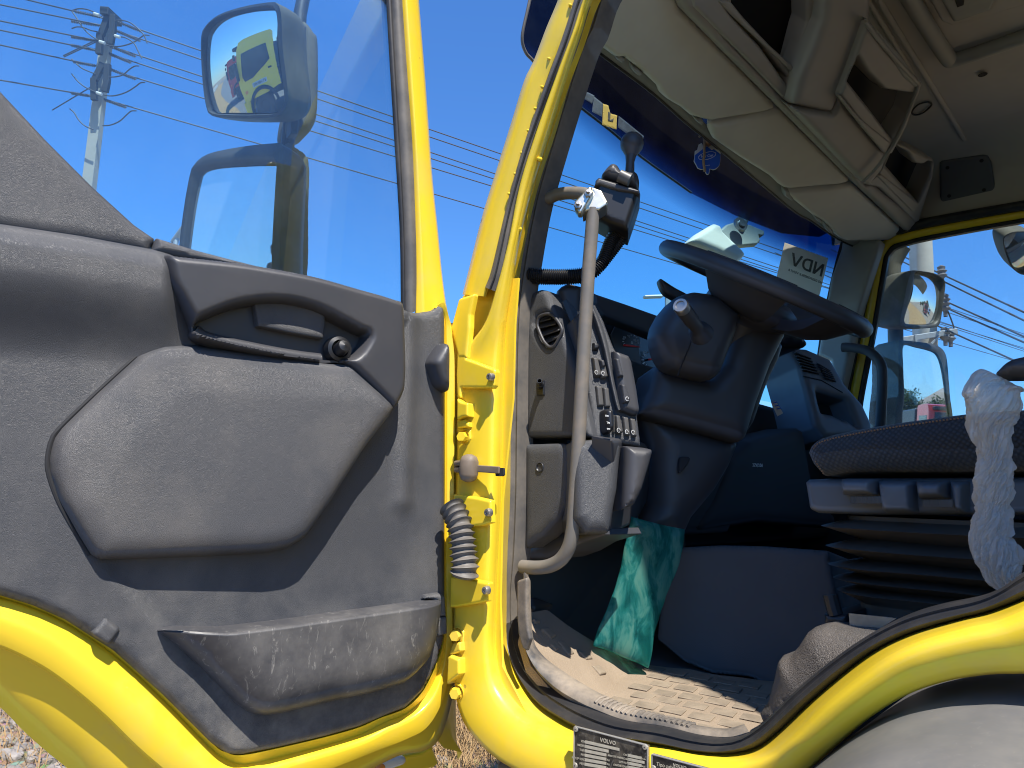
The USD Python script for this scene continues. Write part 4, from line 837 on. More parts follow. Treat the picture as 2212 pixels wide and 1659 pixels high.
for p in ((186, 942), (240, 950), (366, 1412), (436, 1158), (432, 1425), (484, 1428)):       # white symbols at the switches' feet
    c = T(Z('p', [p]), SP.off(0.0175 if p[1] < 1000 else 0.030 if p[1] == 1158 else 0.017))[0]
    part(dash_s, 'symbol', tube(np.array([c + 0.0028 * (math.cos(a) * SP.u + 1.25 * math.sin(a) * SP.v) for a in np.linspace(0, 5.4, 12)]), 0.0004, 5), M['whitemark'], smooth=False)
# top edge of the dashboard against the sky, and the demister slots
part(truck, 'dash_top', relief(Z(5, [(1385, 375), (1410, 350), (1450, 330), (1535, 352), (1535, 560), (1500, 640), (1440, 540), (1400, 440)]), through((1250, 640), PY(-0.94), 225, 0), 0.012, 0.015, 0.10, smooth_px=False), M['smooth'], smooth=45)
GV = through((1228, 670), PY(-0.905), 225, 5)
for k in range(7):
    p, q_ = T(Z(5, [(1428 + k * 13, 432 + k * 12), (1500 + k * 5, 600 + k * 2)]), GV.off(0.012))
    part(truck, 'demister_slat', rbox((p + q_) / 2, (np.linalg.norm(q_ - p), 0.0025, 0.010), axes(q_ - p), 0.001), M['black'])
HD = through((1380, 640), PX(0.98), 200, 0)
part(truck, 'instrument_hood', relief(Z('p', [(150, 300), (175, 312), (420, 395), (715, 500), (760, 560), (700, 680), (640, 660), (500, 600), (360, 545), (228, 490), (150, 400)]), HD, 0.012, 0.012, 0.03, smooth_px=False), M['smooth'], smooth=45)
CL = through((1380, 740), PX(1.03), 190, 0)
cluster = part(truck, 'instrument_cluster', relief(Z('p', [(180, 470), (360, 545), (500, 600), (660, 670), (700, 900), (590, 925), (470, 890), (430, 820), (330, 780), (250, 640)]), CL, 0.0, 0.0, 0.05, smooth_px=False), M['lens'], smooth=False)
part(cluster, 'dial_face', relief(Z('p', [(300, 640), (345, 545), (420, 570), (530, 640), (540, 690), (530, 770), (555, 905), (470, 885), (430, 815), (330, 775)]), CL.off(0.002), 0.002, 0.002, 0.001, smooth_px=False), plain('dial_brown', (0.055, 0.045, 0.038), 0.35), smooth=False)
for cx, cy, rr, a0, a1, n_ in ((462, 690, 66, 150, 350, 9), (640, 835, 90, 130, 260, 7)):
    for k in range(n_):
        a = math.radians(a0 + (a1 - a0) * k / (n_ - 1))
        p, q_ = T(Z('p', [(cx + rr * math.cos(a), cy + rr * 0.8 * math.sin(a)), (cx + rr * 0.8 * math.cos(a), cy + rr * 0.64 * math.sin(a))]), CL.off(0.0048))
        part(cluster, 'dial_mark', tube([p, (p + q_) / 2, q_], 0.0011, 5), M['whitemark'], smooth=False)
for a, b in (((410, 722), (540, 738)), ((612, 840), (665, 830))):
    p, q_ = T(Z('p', [a, b]), CL.off(0.007))
    part(cluster, 'needle', tube([p, (p + q_) / 2, q_], [0.0035, 0.0028, 0.001], 6), M['red'], smooth=False)
for k, (gx, gy) in enumerate(((402, 655), (438, 645), (485, 678), (510, 698), (462, 698), (560, 775), (570, 800), (555, 865))):
    a = T(Z('p', [(gx, gy + 10), (gx + 26, gy + 16), (gx + 26, gy - 4), (gx, gy - 10)]), CL.off(0.0046))
    part(cluster, 'dial_number', text_on(str((10, 15, 20, 25, 5, 8, 12, 4)[k]), (a[3], a[2], a[1], a[0]), 0.8, True, 0.0003, width_frac=0.8), M['whitemark'], smooth=False)
# bulk of the dashboard behind, down to the floor
part(truck, 'dash_body', cat(box3(0.84, 1.20, -1.05, -1.80, 1.40, 1.60, 0.03), box3(0.98, 1.20, -1.7, -3.0, 1.35, 1.84, 0.03), box3(1.10, 1.20, -0.9, -3.0, 1.1, 1.84, 0.01), box3(0.86, 1.15, -0.95, -1.10, 1.42, 1.70, 0.03), box3(1.00, 1.19, -0.95, -1.95, 1.4, 1.86, 0.01)), M['deep'], smooth=40)

# ---- steering column, wheel, stalks
WC = at([(1644, 622)], 1.40)[0]
best = None                                                  # the wheel's axis: leaning back to the driver so that it is seen nearly edge on
for tl in np.arange(35, 85, 0.5):
    for hd in np.arange(170, 196, 2.0):
        N_ = head(hd, tl); v_ = nrm(WC - CP)
        th = np.linspace(0, 2 * np.pi, 72); a_ = nrm(np.cross(N_, (0, 1, 0))); b_ = np.cross(N_, a_)
        ring_ = WC + 0.225 * (np.cos(th)[:, None] * a_ + np.sin(th)[:, None] * b_) - CP
        sx = IW / 2 + FPX * (ring_ @ _r) / (ring_ @ _f); sy = IH / 2 - FPX * (ring_ @ _u) / (ring_ @ _f)
        i0, i1 = sx.argmin(), sx.argmax()
        err = (math.degrees(math.atan2(sy[i1] - sy[i0], sx[i1] - sx[i0])) - 22.2) ** 2 + (math.degrees(math.asin(-v_ @ N_)) + 3.0) ** 2 + 0.02 * (hd - 183) ** 2
        if best is None or err < best[0]: best = (err, N_)
NW = best[1]
WA = nrm(np.cross(NW, (0, 1.0, 0))); WB = np.cross(NW, WA)
th = np.linspace(0, 2 * np.pi, 72, endpoint=False)
RW = 0.212
wheel = part(truck, 'steering_wheel', tube(WC + RW * (np.cos(th)[:, None] * WA + np.sin(th)[:, None] * WB), 0.0165, 16, closed=True), M['smooth'], smooth=70)
def dish(a0, a1, n=14):
    """a spoke sector: from the rim down to the boss"""
    aa = np.linspace(a0, a1, n); rows = []
    for r_, h_ in ((0.212, -0.004), (0.190, -0.020), (0.160, -0.046), (0.125, -0.062), (0.08, -0.068), (0.02, -0.070)):
        s = 1.0 if r_ > 0.19 else 1.0
        mid_ = (a0 + a1) / 2
        rows.append(WC + r_ * (np.cos(mid_ + (aa - mid_) * s)[:, None] * WA + np.sin(mid_ + (aa - mid_) * s)[:, None] * WB) + NW * h_)
    return shell(rows, NW * 0.022)
for mid_, hw_ in ((1.25, 0.42), (-1.25, 0.42), (0.0, 0.40)):
    part(wheel, 'spoke', dish(mid_ - hw_, mid_ + hw_), M['smooth'], smooth=60)
part(wheel, 'boss', lathe([(0.0001, -0.012), (0.07, -0.016), (0.092, -0.03), (0.096, -0.055), (0.075, -0.072), (0.045, -0.085), (0.04, -0.14)], WC, NW, 32), M['smooth'], smooth=60)
part(wheel, 'spoke_button', relief(Z(8, [(425, 340), (450, 330), (520, 360), (620, 415), (600, 438), (530, 425), (440, 385)]), PL(WC - NW * 0.05 + (CP - WC) * 0.10, head(226.5, -10)), 0.012, 0.012, 0.01), M['black'], smooth=50)
SC = at([(1500, 720)], 1.34)[0]
SHP = PL(SC, head(222, -4))
part(truck, 'column_shroud', relief([(1407, 752), (1404, 728), (1408, 708), (1422, 682), (1442, 658), (1462, 642), (1490, 633), (1545, 640), (1592, 684), (1582, 722), (1556, 790), (1548, 808), (1536, 820), (1520, 824), (1480, 816), (1440, 804), (1424, 792), (1414, 774)], SHP, 0.05, 0.034, 0.02, smooth_px=False, cell=0.012), M['smooth'], smooth=60)
part(truck, 'shroud_seam', tube(T([(1498, 722), (1488, 752), (1472, 790), (1464, 812)], SHP.off(0.0505)), 0.0012, 5), M['deep'])
LP = PL(SC - SHP.n * 0.06, head(222, 2))
part(truck, 'column_cover', relief([(1375, 895), (1395, 850), (1412, 792), (1440, 802), (1525, 822), (1556, 786), (1580, 715), (1600, 680), (1640, 690), (1690, 705), (1690, 730), (1660, 790), (1630, 870), (1606, 948), (1592, 956), (1500, 930), (1400, 905)], LP, 0.035, 0.04, 0.12, smooth_px=False, cell=0.012), M['smooth'], smooth=55)
part(truck, 'column_leg', relief([(1375, 890), (1480, 922), (1592, 955), (1570, 1010), (1540, 1060), (1490, 1120), (1470, 1165), (1370, 1145), (1400, 1090), (1402, 975)], LP.off(-0.05), 0.04, 0.05, 0.15, smooth_px=False), M['smooth'], smooth=55)
part(truck, 'column_slot', relief(Z(9, [(85, -250), (110, -262), (150, -250), (110, -180), (80, -165)]), LP.off(0.0), 0.003, 0.003, 0.004), M['deep'])
sp = at([(1516, 722), (1500, 700), (1484, 680), (1470, 660)], 1.22); sp[3] = at([(1470, 660)], 1.13)[0]; sp[2] = at([(1483, 678)], 1.16)[0]; sp[1] = at([(1500, 700)], 1.20)[0]
ax_ = sp[3] - sp[0]; L_ = np.linalg.norm(ax_)
stalk = part(truck, 'stalk', lathe([(0.022, 0.0), (0.018, 0.02 * 1), (0.012, L_ * 0.22), (0.0125, L_ * 0.45), (0.0135, L_ * 0.5), (0.0135, L_ * 0.97), (0.0125, L_)], sp[0], ax_, 20), M['smooth'], smooth=50)
part(stalk, 'stalk_cap', lathe([(0.0138, L_ * 0.90), (0.0138, L_ * 0.99), (0.0120, L_ * 1.02), (0.008, L_ * 1.02), (0.008, L_ * 1.0), (0.0001, L_ * 1.0)], sp[0], ax_, 20), M['steel'], smooth=40)
part(truck, 'stalk', relief(Z(5, [(2010, 320), (2020, 300), (2040, 310), (2110, 355), (2212, 410), (2300, 470), (2290, 520), (2200, 480), (2100, 425), (2040, 385)]), PL(at([(1450, 632)], 1.42)[0], head(222, 0)), 0.008, 0.008, 0.012), M['black'], smooth=50)

# ---- centre and far part of the dashboard
CS = through((1780, 850), PX(0.80), 206, 12)
cst = Z(8, [(690, 705), (720, 725), (850, 735), (1000, 800), (1090, 955), (1200, 1080), (1258, 1205), (1258, 1290), (960, 1290), (900, 1220), (845, 1000), (800, 850), (745, 770)])
cslot = Z(8, [(915, 1000), (1090, 1052), (1155, 1215), (1085, 1165), (1080, 1178), (1005, 1140), (945, 1130), (930, 1080)])
stack = part(truck, 'centre_panel', relief(cst, CS, 0.02, 0.03, 0.15, holes=[cslot], smooth_px=False), M['bluegrey'], smooth=45)
part(stack, 'tray_inside', slab(T(cslot, CS.off(-0.06)), -CS.n * 0.002), M['deep'], smooth=False)
for v4 in ([(790, 745), (890, 782), (948, 892), (850, 868)], [(932, 815), (1010, 862), (1052, 938), (985, 915)]):
    part(stack, 'air_vent', relief(Z(8, v4), CS.off(0.021), 0.0, 0.0, 0.003, smooth_px=False), M['deep'])
    v4 = np.array(v4, float)
    for k in range(6):
        t = (k + 0.5) / 6
        p, q_ = T(Z(8, [v4[0] * (1 - t) + v4[3] * t, v4[1] * (1 - t) + v4[2] * t]), CS.off(0.025))
        part(stack, 'vent_slat', rbox((p + q_) / 2, (np.linalg.norm(q_ - p), 0.012, 0.004), axes(q_ - p), 0.0015), M['smooth'])
part(stack, 'panel_joint', tube(T(Z(8, [(848, 900), (960, 925), (1092, 1000)]), CS.off(0.021)), 0.002, 5), M['deep'])
part(truck, 'dash_pod', relief(Z(8, [(610, 590), (640, 590), (700, 605), (800, 640), (858, 700), (830, 730), (720, 720), (650, 660)]), PL(at([(1690, 735)], 1.75)[0], head(220, 0)), 0.03, 0.03, 0.15), M['black'], smooth=50)
part(truck, 'column_side', relief(Z(8, [(600, 600), (680, 660), (715, 720), (690, 800), (640, 900), (600, 1000), (540, 1180), (470, 1290), (480, 1000), (540, 800)]), LP.off(-0.04), 0.02, 0.03, 0.08, smooth_px=False), M['smooth'], smooth=50)
part(truck, 'lower_console', relief([(1560, 990), (1605, 952), (1720, 925), (1745, 1080), (1790, 1110), (1790, 1142), (1620, 1130), (1500, 1150), (1480, 1140), (1520, 1080)], PX(0.86), 0.03, 0.04, 0.1, smooth_px=False), M['deep'], smooth=50)
tg = at(Z(8, [(650, 1062), (680, 1052), (725, 1128), (690, 1148)]), 1.62)
part(truck, 'paper_tag', slab(tg, nrm(CP - tg[0]) * 0.001), M['whitecard'], smooth=False)
for k in range(3):
    a = Z(8, [(660 + k * 13, 1066 + k * 18), (688 + k * 13, 1060 + k * 18)]); p, q_ = at(a, 1.615)
    part(truck, 'tag_line', tube([p, (p + q_) / 2, q_], 0.0012, 4), M['bluecard'], smooth=False)
a = T(Z(8, [(535, 1456), (600, 1460), (600, 1436), (535, 1432)]), PX(0.80))
part(truck, 'socket_lettering', text_on('12V/10A', (a[3], a[2], a[1], a[0]), 0.8, True, 0.0004, width_frac=1.0), M['whitemark'], smooth=False)

# ---- footwell: carpet, tunnel, pedal, riser
FZ = 1.15
TW = PL(T([(1500, 1450)], PZ(FZ))[0], head(258, 6))
part(truck, 'tunnel_carpet', relief([(1440, 1200), (1475, 1182), (1560, 1178), (1650, 1180), (1790, 1190), (1820, 1350), (1700, 1500), (1620, 1462), (1540, 1455), (1480, 1430), (1420, 1380)], TW, 0.008, 0.015, 0.6, smooth_px=False, cell=0.02), M['carpet'], smooth=60)
part(truck, 'toe_board', relief([(1136, 1190), (1300, 1150), (1480, 1140), (1480, 1240), (1450, 1400), (1390, 1440), (1290, 1400), (1200, 1345), (1136, 1330)], PL((1.02, -1.1, 1.15), head(195, 22)), 0.0, 0.0, 0.05, smooth_px=False, cell=0.03), M['carpet'], smooth=60)
part(truck, 'foot_rest', relief(Z(6, [(1205, 615), (1240, 610), (1350, 650), (1355, 668), (1240, 705), (1205, 680)]), PL(T([(1165, 1308)], PY(-1.0))[0], head(200, 40)), 0.01, 0.01, 0.02, smooth_px=False), M['sealdark'])
part(truck, 'seat_riser', relief(Z(9, [(655, 1225), (690, 1090), (710, 990), (728, 962), (790, 948), (832, 900), (880, 822), (930, 785), (1000, 773), (1130, 800), (1300, 812), (1500, 760), (1500, 1100), (900, 1400), (640, 1400), (600, 1300)]), PY(-0.97), 0.05, 0.05, 0.45, smooth_px=False, cell=0.012), M['riser'], smooth=60)

# ---- driver's seat
SY = PY(-1.06)
cush = [(1751, 980), (1757, 964), (1772, 949), (1800, 940), (1875, 925), (1963, 911), (2103, 893), (2212, 886), (2420, 872), (2460, 900), (2460, 1010), (2212, 1017), (2068, 1018), (1893, 1018), (1823, 1020), (1783, 1028), (1762, 1006)]
seat = part(truck, 'seat_cushion', relief(cush, SY, 0.045, 0.05, 0.46, smooth_px=False, cell=0.012), M['fabric'], smooth=60)
st = resample(T(cr([(1780, 1024), (1765, 1000), (1757, 975), (1768, 958), (1800, 947), (1875, 932), (1963, 918), (2103, 900), (2212, 893)], 6), SY.off(0.026)), 150)
for k in range(0, 148, 2):
    part(seat, 'stitch', tube(st[k:k + 2] + SY.n * 0.001, 0.0011, 4), M['stitch'], smooth=False)
sbase = part(truck, 'seat_base', relief([(1743, 1042), (1748, 1036), (1790, 1034), (2300, 1030), (2300, 1112), (1860, 1112), (1770, 1108), (1752, 1100)], SY.off(-0.01), 0.016, 0.012, 0.48, smooth_px=False), M['bluegrey'], smooth=45)
for r, pts, h in ((9, [(1117, -128), (1338, -128), (1342, -25), (1330, -18), (1122, -20)], 0.045), (9, [(1332, -110), (1345, -115), (1560, -115), (1572, 70), (1560, 88), (1362, 86), (1345, 20)], 0.035), (9, [(1568, -112), (1768, -112), (1772, 0), (1580, 0)], 0.045), (9, [(1772, -112), (1888, -112), (1890, 86), (1812, 86), (1792, 60)], 0.035)):
    part(sbase, 'seat_lever', relief(Z(r, pts), SY.off(0.0), h, 0.010, 0.01, smooth_px=False, step=0.004), M['bluegrey'], smooth=50)
for x0, x1, y0, y1 in ((1140, 1335, -18, 28), (1592, 1772, 2, 50)):
    for k in range(13):
        x = x0 + (x1 - x0) * (k + 0.5) / 13
        p, q_ = T(Z(9, [(x, y0), (x, y1)]), SY.off(0.030))
        part(sbase, 'grip_rib', rbox((p + q_) / 2, (np.linalg.norm(q_ - p), 0.004, 0.003), axes(q_ - p, (0, 1, 0)), 0.001), M['switch'])
bz = T(Z(9, [(1000, y) for y in (90, 115, 165, 235, 290, 365, 405, 462, 490, 540, 570, 640, 720)]), SY)[:, 2]
ot = [0.0, 0.0, 0.035, -0.012, 0.030, -0.022, 0.028, -0.02, 0.022, -0.02, 0.018, -0.012, -0.012]
zz = np.linspace(0, len(bz) - 1, 97); bzz = np.interp(zz, range(len(bz)), bz); oo = np.interp(zz, range(len(ot)), ot)
xf = T(Z(9, [(1040, 300)]), SY)[0][0]
rows = []
for z, o in zip(bzz, oo):
    w, d_ = 0.30, 0.21
    t = np.linspace(0, 2 * np.pi, 96, endpoint=False)
    ex = 0.22
    cx_ = np.sign(np.cos(t)) * np.abs(np.cos(t)) ** ex * (w + o * 0.9); cy_ = np.sign(np.sin(t)) * np.abs(np.sin(t)) ** ex * (d_ + o * 0.9)
    P_ = np.stack([xf - 0.30 + cx_, -1.07 - 0.21 + cy_, np.full(96, z)], 1)
    P_[:, 2] += 0.010 * (meshkit.fbm(P_ * np.array([5, 5, 9]), 3, 3) - 0.5)
    rows.append(P_)
part(truck, 'seat_bellows', grid(rows, closed=True), M['bellows'], smooth=60)
part(truck, 'seat_rail', relief(Z(9, [(985, 706), (1130, 706), (1140, 790), (1000, 772), (985, 750)]), PY(-1.02), 0.01, 0.008, 0.3, smooth_px=False), M['black'], smooth=40)
part(truck, 'rail_plate', relief(Z(9, [(1130, 704), (1425, 735), (1360, 775), (1305, 808), (1138, 796)]), PY(-1.0), 0.0, 0.0, 0.004, smooth_px=False), M['steel'], smooth=False)
part(truck, 'seat_strut', tube(T(Z(9, [(1015, 590), (1030, 650), (1050, 715)]), PY(-1.02)), 0.010, 10), M['black'])
part(truck, 'belt_buckle', relief(Z(8, [(2040, 888), (2060, 860), (2110, 815), (2180, 788), (2300, 780), (2300, 905), (2212, 906), (2080, 905)]), PY(-0.92), 0.025, 0.025, 0.03), M['smooth'], smooth=50)

# ---- grab handle with the hand valve clamped to it
GH = PY(-0.862)
gb = T(cr([(1281, 452), (1278, 500), (1271, 590), (1263, 720), (1255, 860), (1247, 1000), (1240, 1110), (1236, 1150), (1228, 1183), (1212, 1208), (1188, 1222), (1160, 1226), (1128, 1224)], 8), GH)
handle = part(truck, 'grab_handle', tube(gb, 0.0112, 18), M['tube'], smooth=70)
gt = T(cr([(1150, 430), (1184, 428), (1205, 420), (1235, 417), (1266, 420), (1276, 432)], 8), PY(-0.875))
part(handle, 'handle_top', tube(gt, 0.0112, 18), M['tube'], smooth=70)
CLM = PL(T([(1275, 437)], PY(-0.845))[0], head(236, 10))
part(truck, 'clamp', relief(Z(4, [(1492, 1250), (1580, 1155), (1600, 1160), (1608, 1195), (1535, 1318), (1515, 1318), (1492, 1285)]), CLM, 0.004, 0.004, 0.012, smooth_px=False), M['zinc'], smooth=40)
part(truck, 'clamp', relief(Z(4, [(1582, 1156), (1605, 1158), (1660, 1178), (1698, 1250), (1690, 1270), (1645, 1300), (1580, 1300), (1540, 1318), (1605, 1200)]), CLM.off(-0.012), 0.003, 0.004, 0.025, smooth_px=False), M['zinc'], smooth=40)
for p in ((1576, 1198), (1514, 1272)):
    c = T(Z(4, [p]), CLM.off(0.004))[0]
    part(truck, 'clamp_bolt', lathe([(0.0001, 0.010), (0.003, 0.010), (0.0034, 0.005), (0.0065, 0.004), (0.007, 0.0)], c, CLM.n, 6), M['steel'], smooth=30)
VB = PL(T([(1335, 440)], PY(-0.93))[0], head(236, 0))
valve = part(truck, 'hand_valve', relief(Z(4, [(1620, 1128), (1640, 1108), (1890, 1180), (1898, 1200), (1872, 1290), (1822, 1438), (1700, 1400), (1600, 1345), (1612, 1210)]), VB, 0.02, 0.012, 0.06, smooth_px=False), M['black'], smooth=40)
part(valve, 'valve_flange', relief(Z(4, [(1612, 1160), (1622, 1126), (1640, 1106), (1895, 1182), (1890, 1204), (1760, 1185), (1650, 1150)]), VB.off(0.018), 0.008, 0.004, 0.05, smooth_px=False), M['smooth'], smooth=40)
part(valve, 'valve_housing', relief(Z(4, [(1660, 1112), (1680, 1065), (1715, 1032), (1755, 1035), (1780, 1070), (1800, 1080), (1860, 1075), (1888, 1105), (1885, 1165), (1850, 1180), (1760, 1150)]), VB.off(-0.005), 0.03, 0.02, 0.04), M['smooth'], smooth=60)
part(valve, 'valve_pin', tube(T(Z(4, [(1770, 1085), (1800, 1098), (1835, 1112)]), VB.off(0.028)), 0.011, 14), M['switch'], smooth=60)
kn = T(Z(4, [(1832, 1090), (1835, 1000), (1845, 900)]), VB.off(0.0)); axk = kn[2] - kn[1]
part(valve, 'lever', tube(np.array([kn[0], kn[1], kn[1] * 0.4 + kn[2] * 0.6]), [0.0085, 0.0075, 0.011], 14), M['smooth'], smooth=60)
part(valve, 'lever_knob', lathe([(0.009, -0.004), (0.014, 0.004), (0.0195, 0.012), (0.021, 0.022), (0.0175, 0.032), (0.012, 0.037), (0.0001, 0.039)], kn[2] - nrm(axk) * 0.016, axk, 24), M['smooth'], smooth=60)
hs = T(cr([(1335, 500), (1322, 515), (1312, 540), (1303, 562), (1285, 582), (1255, 592), (1200, 595), (1140, 592)], 20), VB.off(-0.025))
hs = resample(hs, 330)
part(valve, 'corrugated_hose', tube(hs, 0.0105 + 0.0016 * np.sin(np.arange(330) * 2 * np.pi / 6), 14), M['black'], smooth=70)
hs2 = T(cr([(1345, 505), (1340, 520), (1322, 545), (1298, 575), (1280, 592), (1255, 602), (1200, 605), (1140, 603)], 20), VB.off(-0.035)); hs2 = resample(hs2, 330)
part(valve, 'corrugated_hose', tube(hs2, 0.0085 + 0.0013 * np.sin(np.arange(330) * 2 * np.pi / 6), 14), M['black'], smooth=70)

# ---- overhead: sun visors, header, console, roof lining
VP = PL(T([(1500, 250)], PX(0.835))[0], (-0.45, 0, -0.89))
vis = [
    [(1290, 92), (1302, 60), (1318, 15), (1335, -60), (1440, -60), (1466, 14), (1560, 108), (1640, 190), (1671, 222), (1669, 231), (1648, 238), (1590, 248), (1532, 257), (1515, 254), (1490, 247), (1470, 230), (1440, 212), (1424, 198), (1419, 184), (1384, 151), (1366, 136), (1345, 120), (1328, 121), (1310, 108)],
    [(1531, 264), (1537, 261), (1553, 260), (1610, 249), (1679, 233), (1688, 237), (1760, 310), (1832, 381), (1831, 389), (1809, 395), (1760, 399), (1704, 404), (1690, 402), (1679, 395), (1662, 378), (1595, 336), (1560, 312), (1539, 297), (1531, 280)],
    [(1700, 411), (1706, 408), (1780, 403), (1837, 395), (1847, 402), (1900, 450), (1950, 496), (1953, 506), (1942, 516), (1880, 518), (1823, 517), (1812, 512), (1802, 504), (1780, 478), (1753, 462), (1711, 428), (1702, 420)]]
for k, v in enumerate(vis):
    part(truck, 'sun_visor', relief(v, VP, 0.012, 0.016, 0.012, smooth_px=False, cell=0.02), M['beige'], smooth=55)
for p in ([(1532, 262), (1545, 262), (1556, 275), (1553, 292), (1540, 290), (1531, 278)], [(1497, 250), (1512, 252), (1520, 262), (1512, 266), (1500, 258)], [(1690, 404), (1704, 408), (1712, 424), (1708, 432), (1692, 420)], [(1756, 462), (1768, 466), (1776, 474), (1770, 480), (1758, 470)], [(1780, 480), (1792, 486), (1798, 500), (1788, 500), (1778, 488)], [(1362, 138), (1378, 144), (1388, 156), (1376, 160), (1364, 150)], [(1328, 118), (1342, 116), (1350, 126), (1340, 132), (1330, 126)]):
    part(truck, 'visor_clip', relief(p, VP.off(-0.004), 0.012, 0.006, 0.012, smooth_px=False, step=0.003), M['greytrim'], smooth=45)
HP = VP.off(-0.02)
hu = [(1262, 40), (1290, 80), (1345, 108), (1419, 170), (1490, 235), (1539, 280), (1595, 325), (1662, 368), (1711, 415), (1753, 450), (1802, 492), (1860, 520)]
hl = [(1250, 74), (1284, 106), (1330, 141), (1408, 200), (1478, 262), (1528, 302), (1582, 346), (1650, 402), (1718, 458), (1750, 476), (1806, 514), (1860, 540)]
part(truck, 'windscreen_header', band(T(hu, HP), T(hl, HP), 0.006, 60, 0.02), M['greytrim'], smooth=60)
part(truck, 'header_edge', tube(T(cr(hl, 5), HP), 0.004, 8), M['sealdark'], smooth=60)
# console: a strip behind the visors, then boxes with open fronts
CPn = np.array([-0.62, 0, -0.78])
C0 = PL(T([(1600, 150)], PX(0.68))[0], CPn)
part(truck, 'console_lip', relief([(1440, -60), (1474, 20), (1560, 108), (1680, 229), (1840, 390), (1956, 500), (1990, 482), (1978, 470), (1880, 392), (1867, 396), (1760, 250), (1703, 222), (1560, 70), (1500, -60)], C0, 0.016, 0.020, 0.08, smooth_px=False, cell=0.02), M['beige2'], smooth=55)
# left box: bezel with its opening
h1 = [(1575, -60), (1735, -60), (1738, 45), (1732, 62), (1708, 150), (1640, 78), (1578, 6)]
BZ = C0.off(0.010)
part(truck, 'console_box', relief([(1505, -60), (1552, -20), (1580, 30), (1640, 92), (1702, 172), (1712, 172), (1760, 70), (1790, 40), (1800, 0), (1795, -60)], BZ, 0.010, 0.012, 0.05, holes=[h1], smooth_px=False), M['beige2'], smooth=50)
part(truck, 'console_front', relief([(1482, -60), (1495, 14), (1600, 118), (1690, 212), (1703, 190), (1640, 100), (1575, 30), (1545, -20), (1500, -60)], C0.off(0.014), 0.008, 0.010, 0.03, smooth_px=False), M['beige2'], smooth=50)
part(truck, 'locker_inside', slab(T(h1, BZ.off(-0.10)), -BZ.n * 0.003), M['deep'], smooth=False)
# centre box stands out below the roof: left flank, face, opening, flap
CB = C0.off(0.07)
FL = PL(T([(1760, 120)], C0.off(0.045))[0], head(262, -38))
part(truck, 'console_flank', relief([(1703, 222), (1715, 165), (1742, 100), (1765, 40), (1778, -60), (1880, -60), (1872, 40), (1850, 118), (1812, 190), (1790, 240), (1760, 236)], C0.off(0.04), 0.02, 0.03, 0.06, smooth_px=False), M['beige2'], smooth=55)
h2 = [(1848, 117), (1868, 152), (1905, 190), (1970, 200), (1956, 244), (1922, 296), (1880, 240), (1826, 172)]
part(truck, 'console_box', relief([(1808, 204), (1826, 160), (1848, 100), (1868, 45), (1900, 90), (1972, 176), (1982, 182), (1978, 200), (1955, 268), (1922, 330), (1908, 330), (1860, 270)], CB, 0.012, 0.010, 0.05, holes=[h2], smooth_px=False), M['beige2'], smooth=50)
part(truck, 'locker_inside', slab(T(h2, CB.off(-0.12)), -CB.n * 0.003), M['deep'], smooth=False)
part(truck, 'console_front', relief([(1700, 226), (1760, 234), (1792, 238), (1808, 204), (1860, 266), (1910, 330), (1900, 360), (1870, 396), (1862, 394), (1830, 362)], C0.off(0.045), 0.020, 0.020, 0.08, smooth_px=False), M['beige2'], smooth=55)
part(truck, 'flap_edge', tube(T(cr(Z(7, [(1230, 130), (1330, 260), (1450, 400), (1550, 505), (1558, 530), (1520, 640), (1440, 830), (1360, 960), (1300, 1040), (1212, 1130)]), 6), CB.off(0.016)), 0.006, 10), M['beige2'], smooth=60)
part(truck, 'console_cheek', relief(Z(7, [(1245, 120), (1440, 330), (1560, 500), (1560, 530), (1530, 540), (1450, 470), (1330, 280)]), CB.off(0.006), 0.012, 0.012, 0.05, smooth_px=False), M['greytrim'], smooth=50)
# right box
h3 = Z(7, [(1400, 885), (1480, 930), (1520, 1000), (1570, 1005), (1600, 985), (1635, 990), (1625, 1060), (1545, 1235), (1440, 1120), (1345, 1010)])
C3 = C0.off(0.004)
part(truck, 'console_box', relief(Z(7, [(1215, 1130), (1295, 1060), (1400, 870), (1490, 900), (1640, 975), (1648, 1000), (1640, 1070), (1570, 1300), (1548, 1380), (1520, 1360), (1400, 1240), (1300, 1150)]), C3, 0.014, 0.012, 0.06, holes=[h3], smooth_px=False), M['beige2'], smooth=50)
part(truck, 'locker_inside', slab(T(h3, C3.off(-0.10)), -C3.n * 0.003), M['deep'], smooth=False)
part(truck, 'console_trim', relief(Z(7, [(1300, 1082), (1330, 1075), (1560, 1255), (1535, 1305), (1518, 1300)]), C3.off(0.016), 0.004, 0.006, 0.01, smooth_px=False), M['beige2'], smooth=50)
part(truck, 'console_trim', relief(Z(7, [(1060, 590), (1075, 585), (1200, 730), (1385, 880), (1360, 930), (1345, 940), (1200, 770)]), CB.off(0.014), 0.004, 0.006, 0.01, smooth_px=False), M['beige2'], smooth=50)
part(truck, 'console_trim', relief(Z(7, [(318, 0), (390, 0), (480, 110), (640, 280), (790, 415), (772, 440), (560, 240), (400, 90)]), BZ.off(0.012), 0.004, 0.006, 0.01, smooth_px=False), M['beige2'], smooth=50)

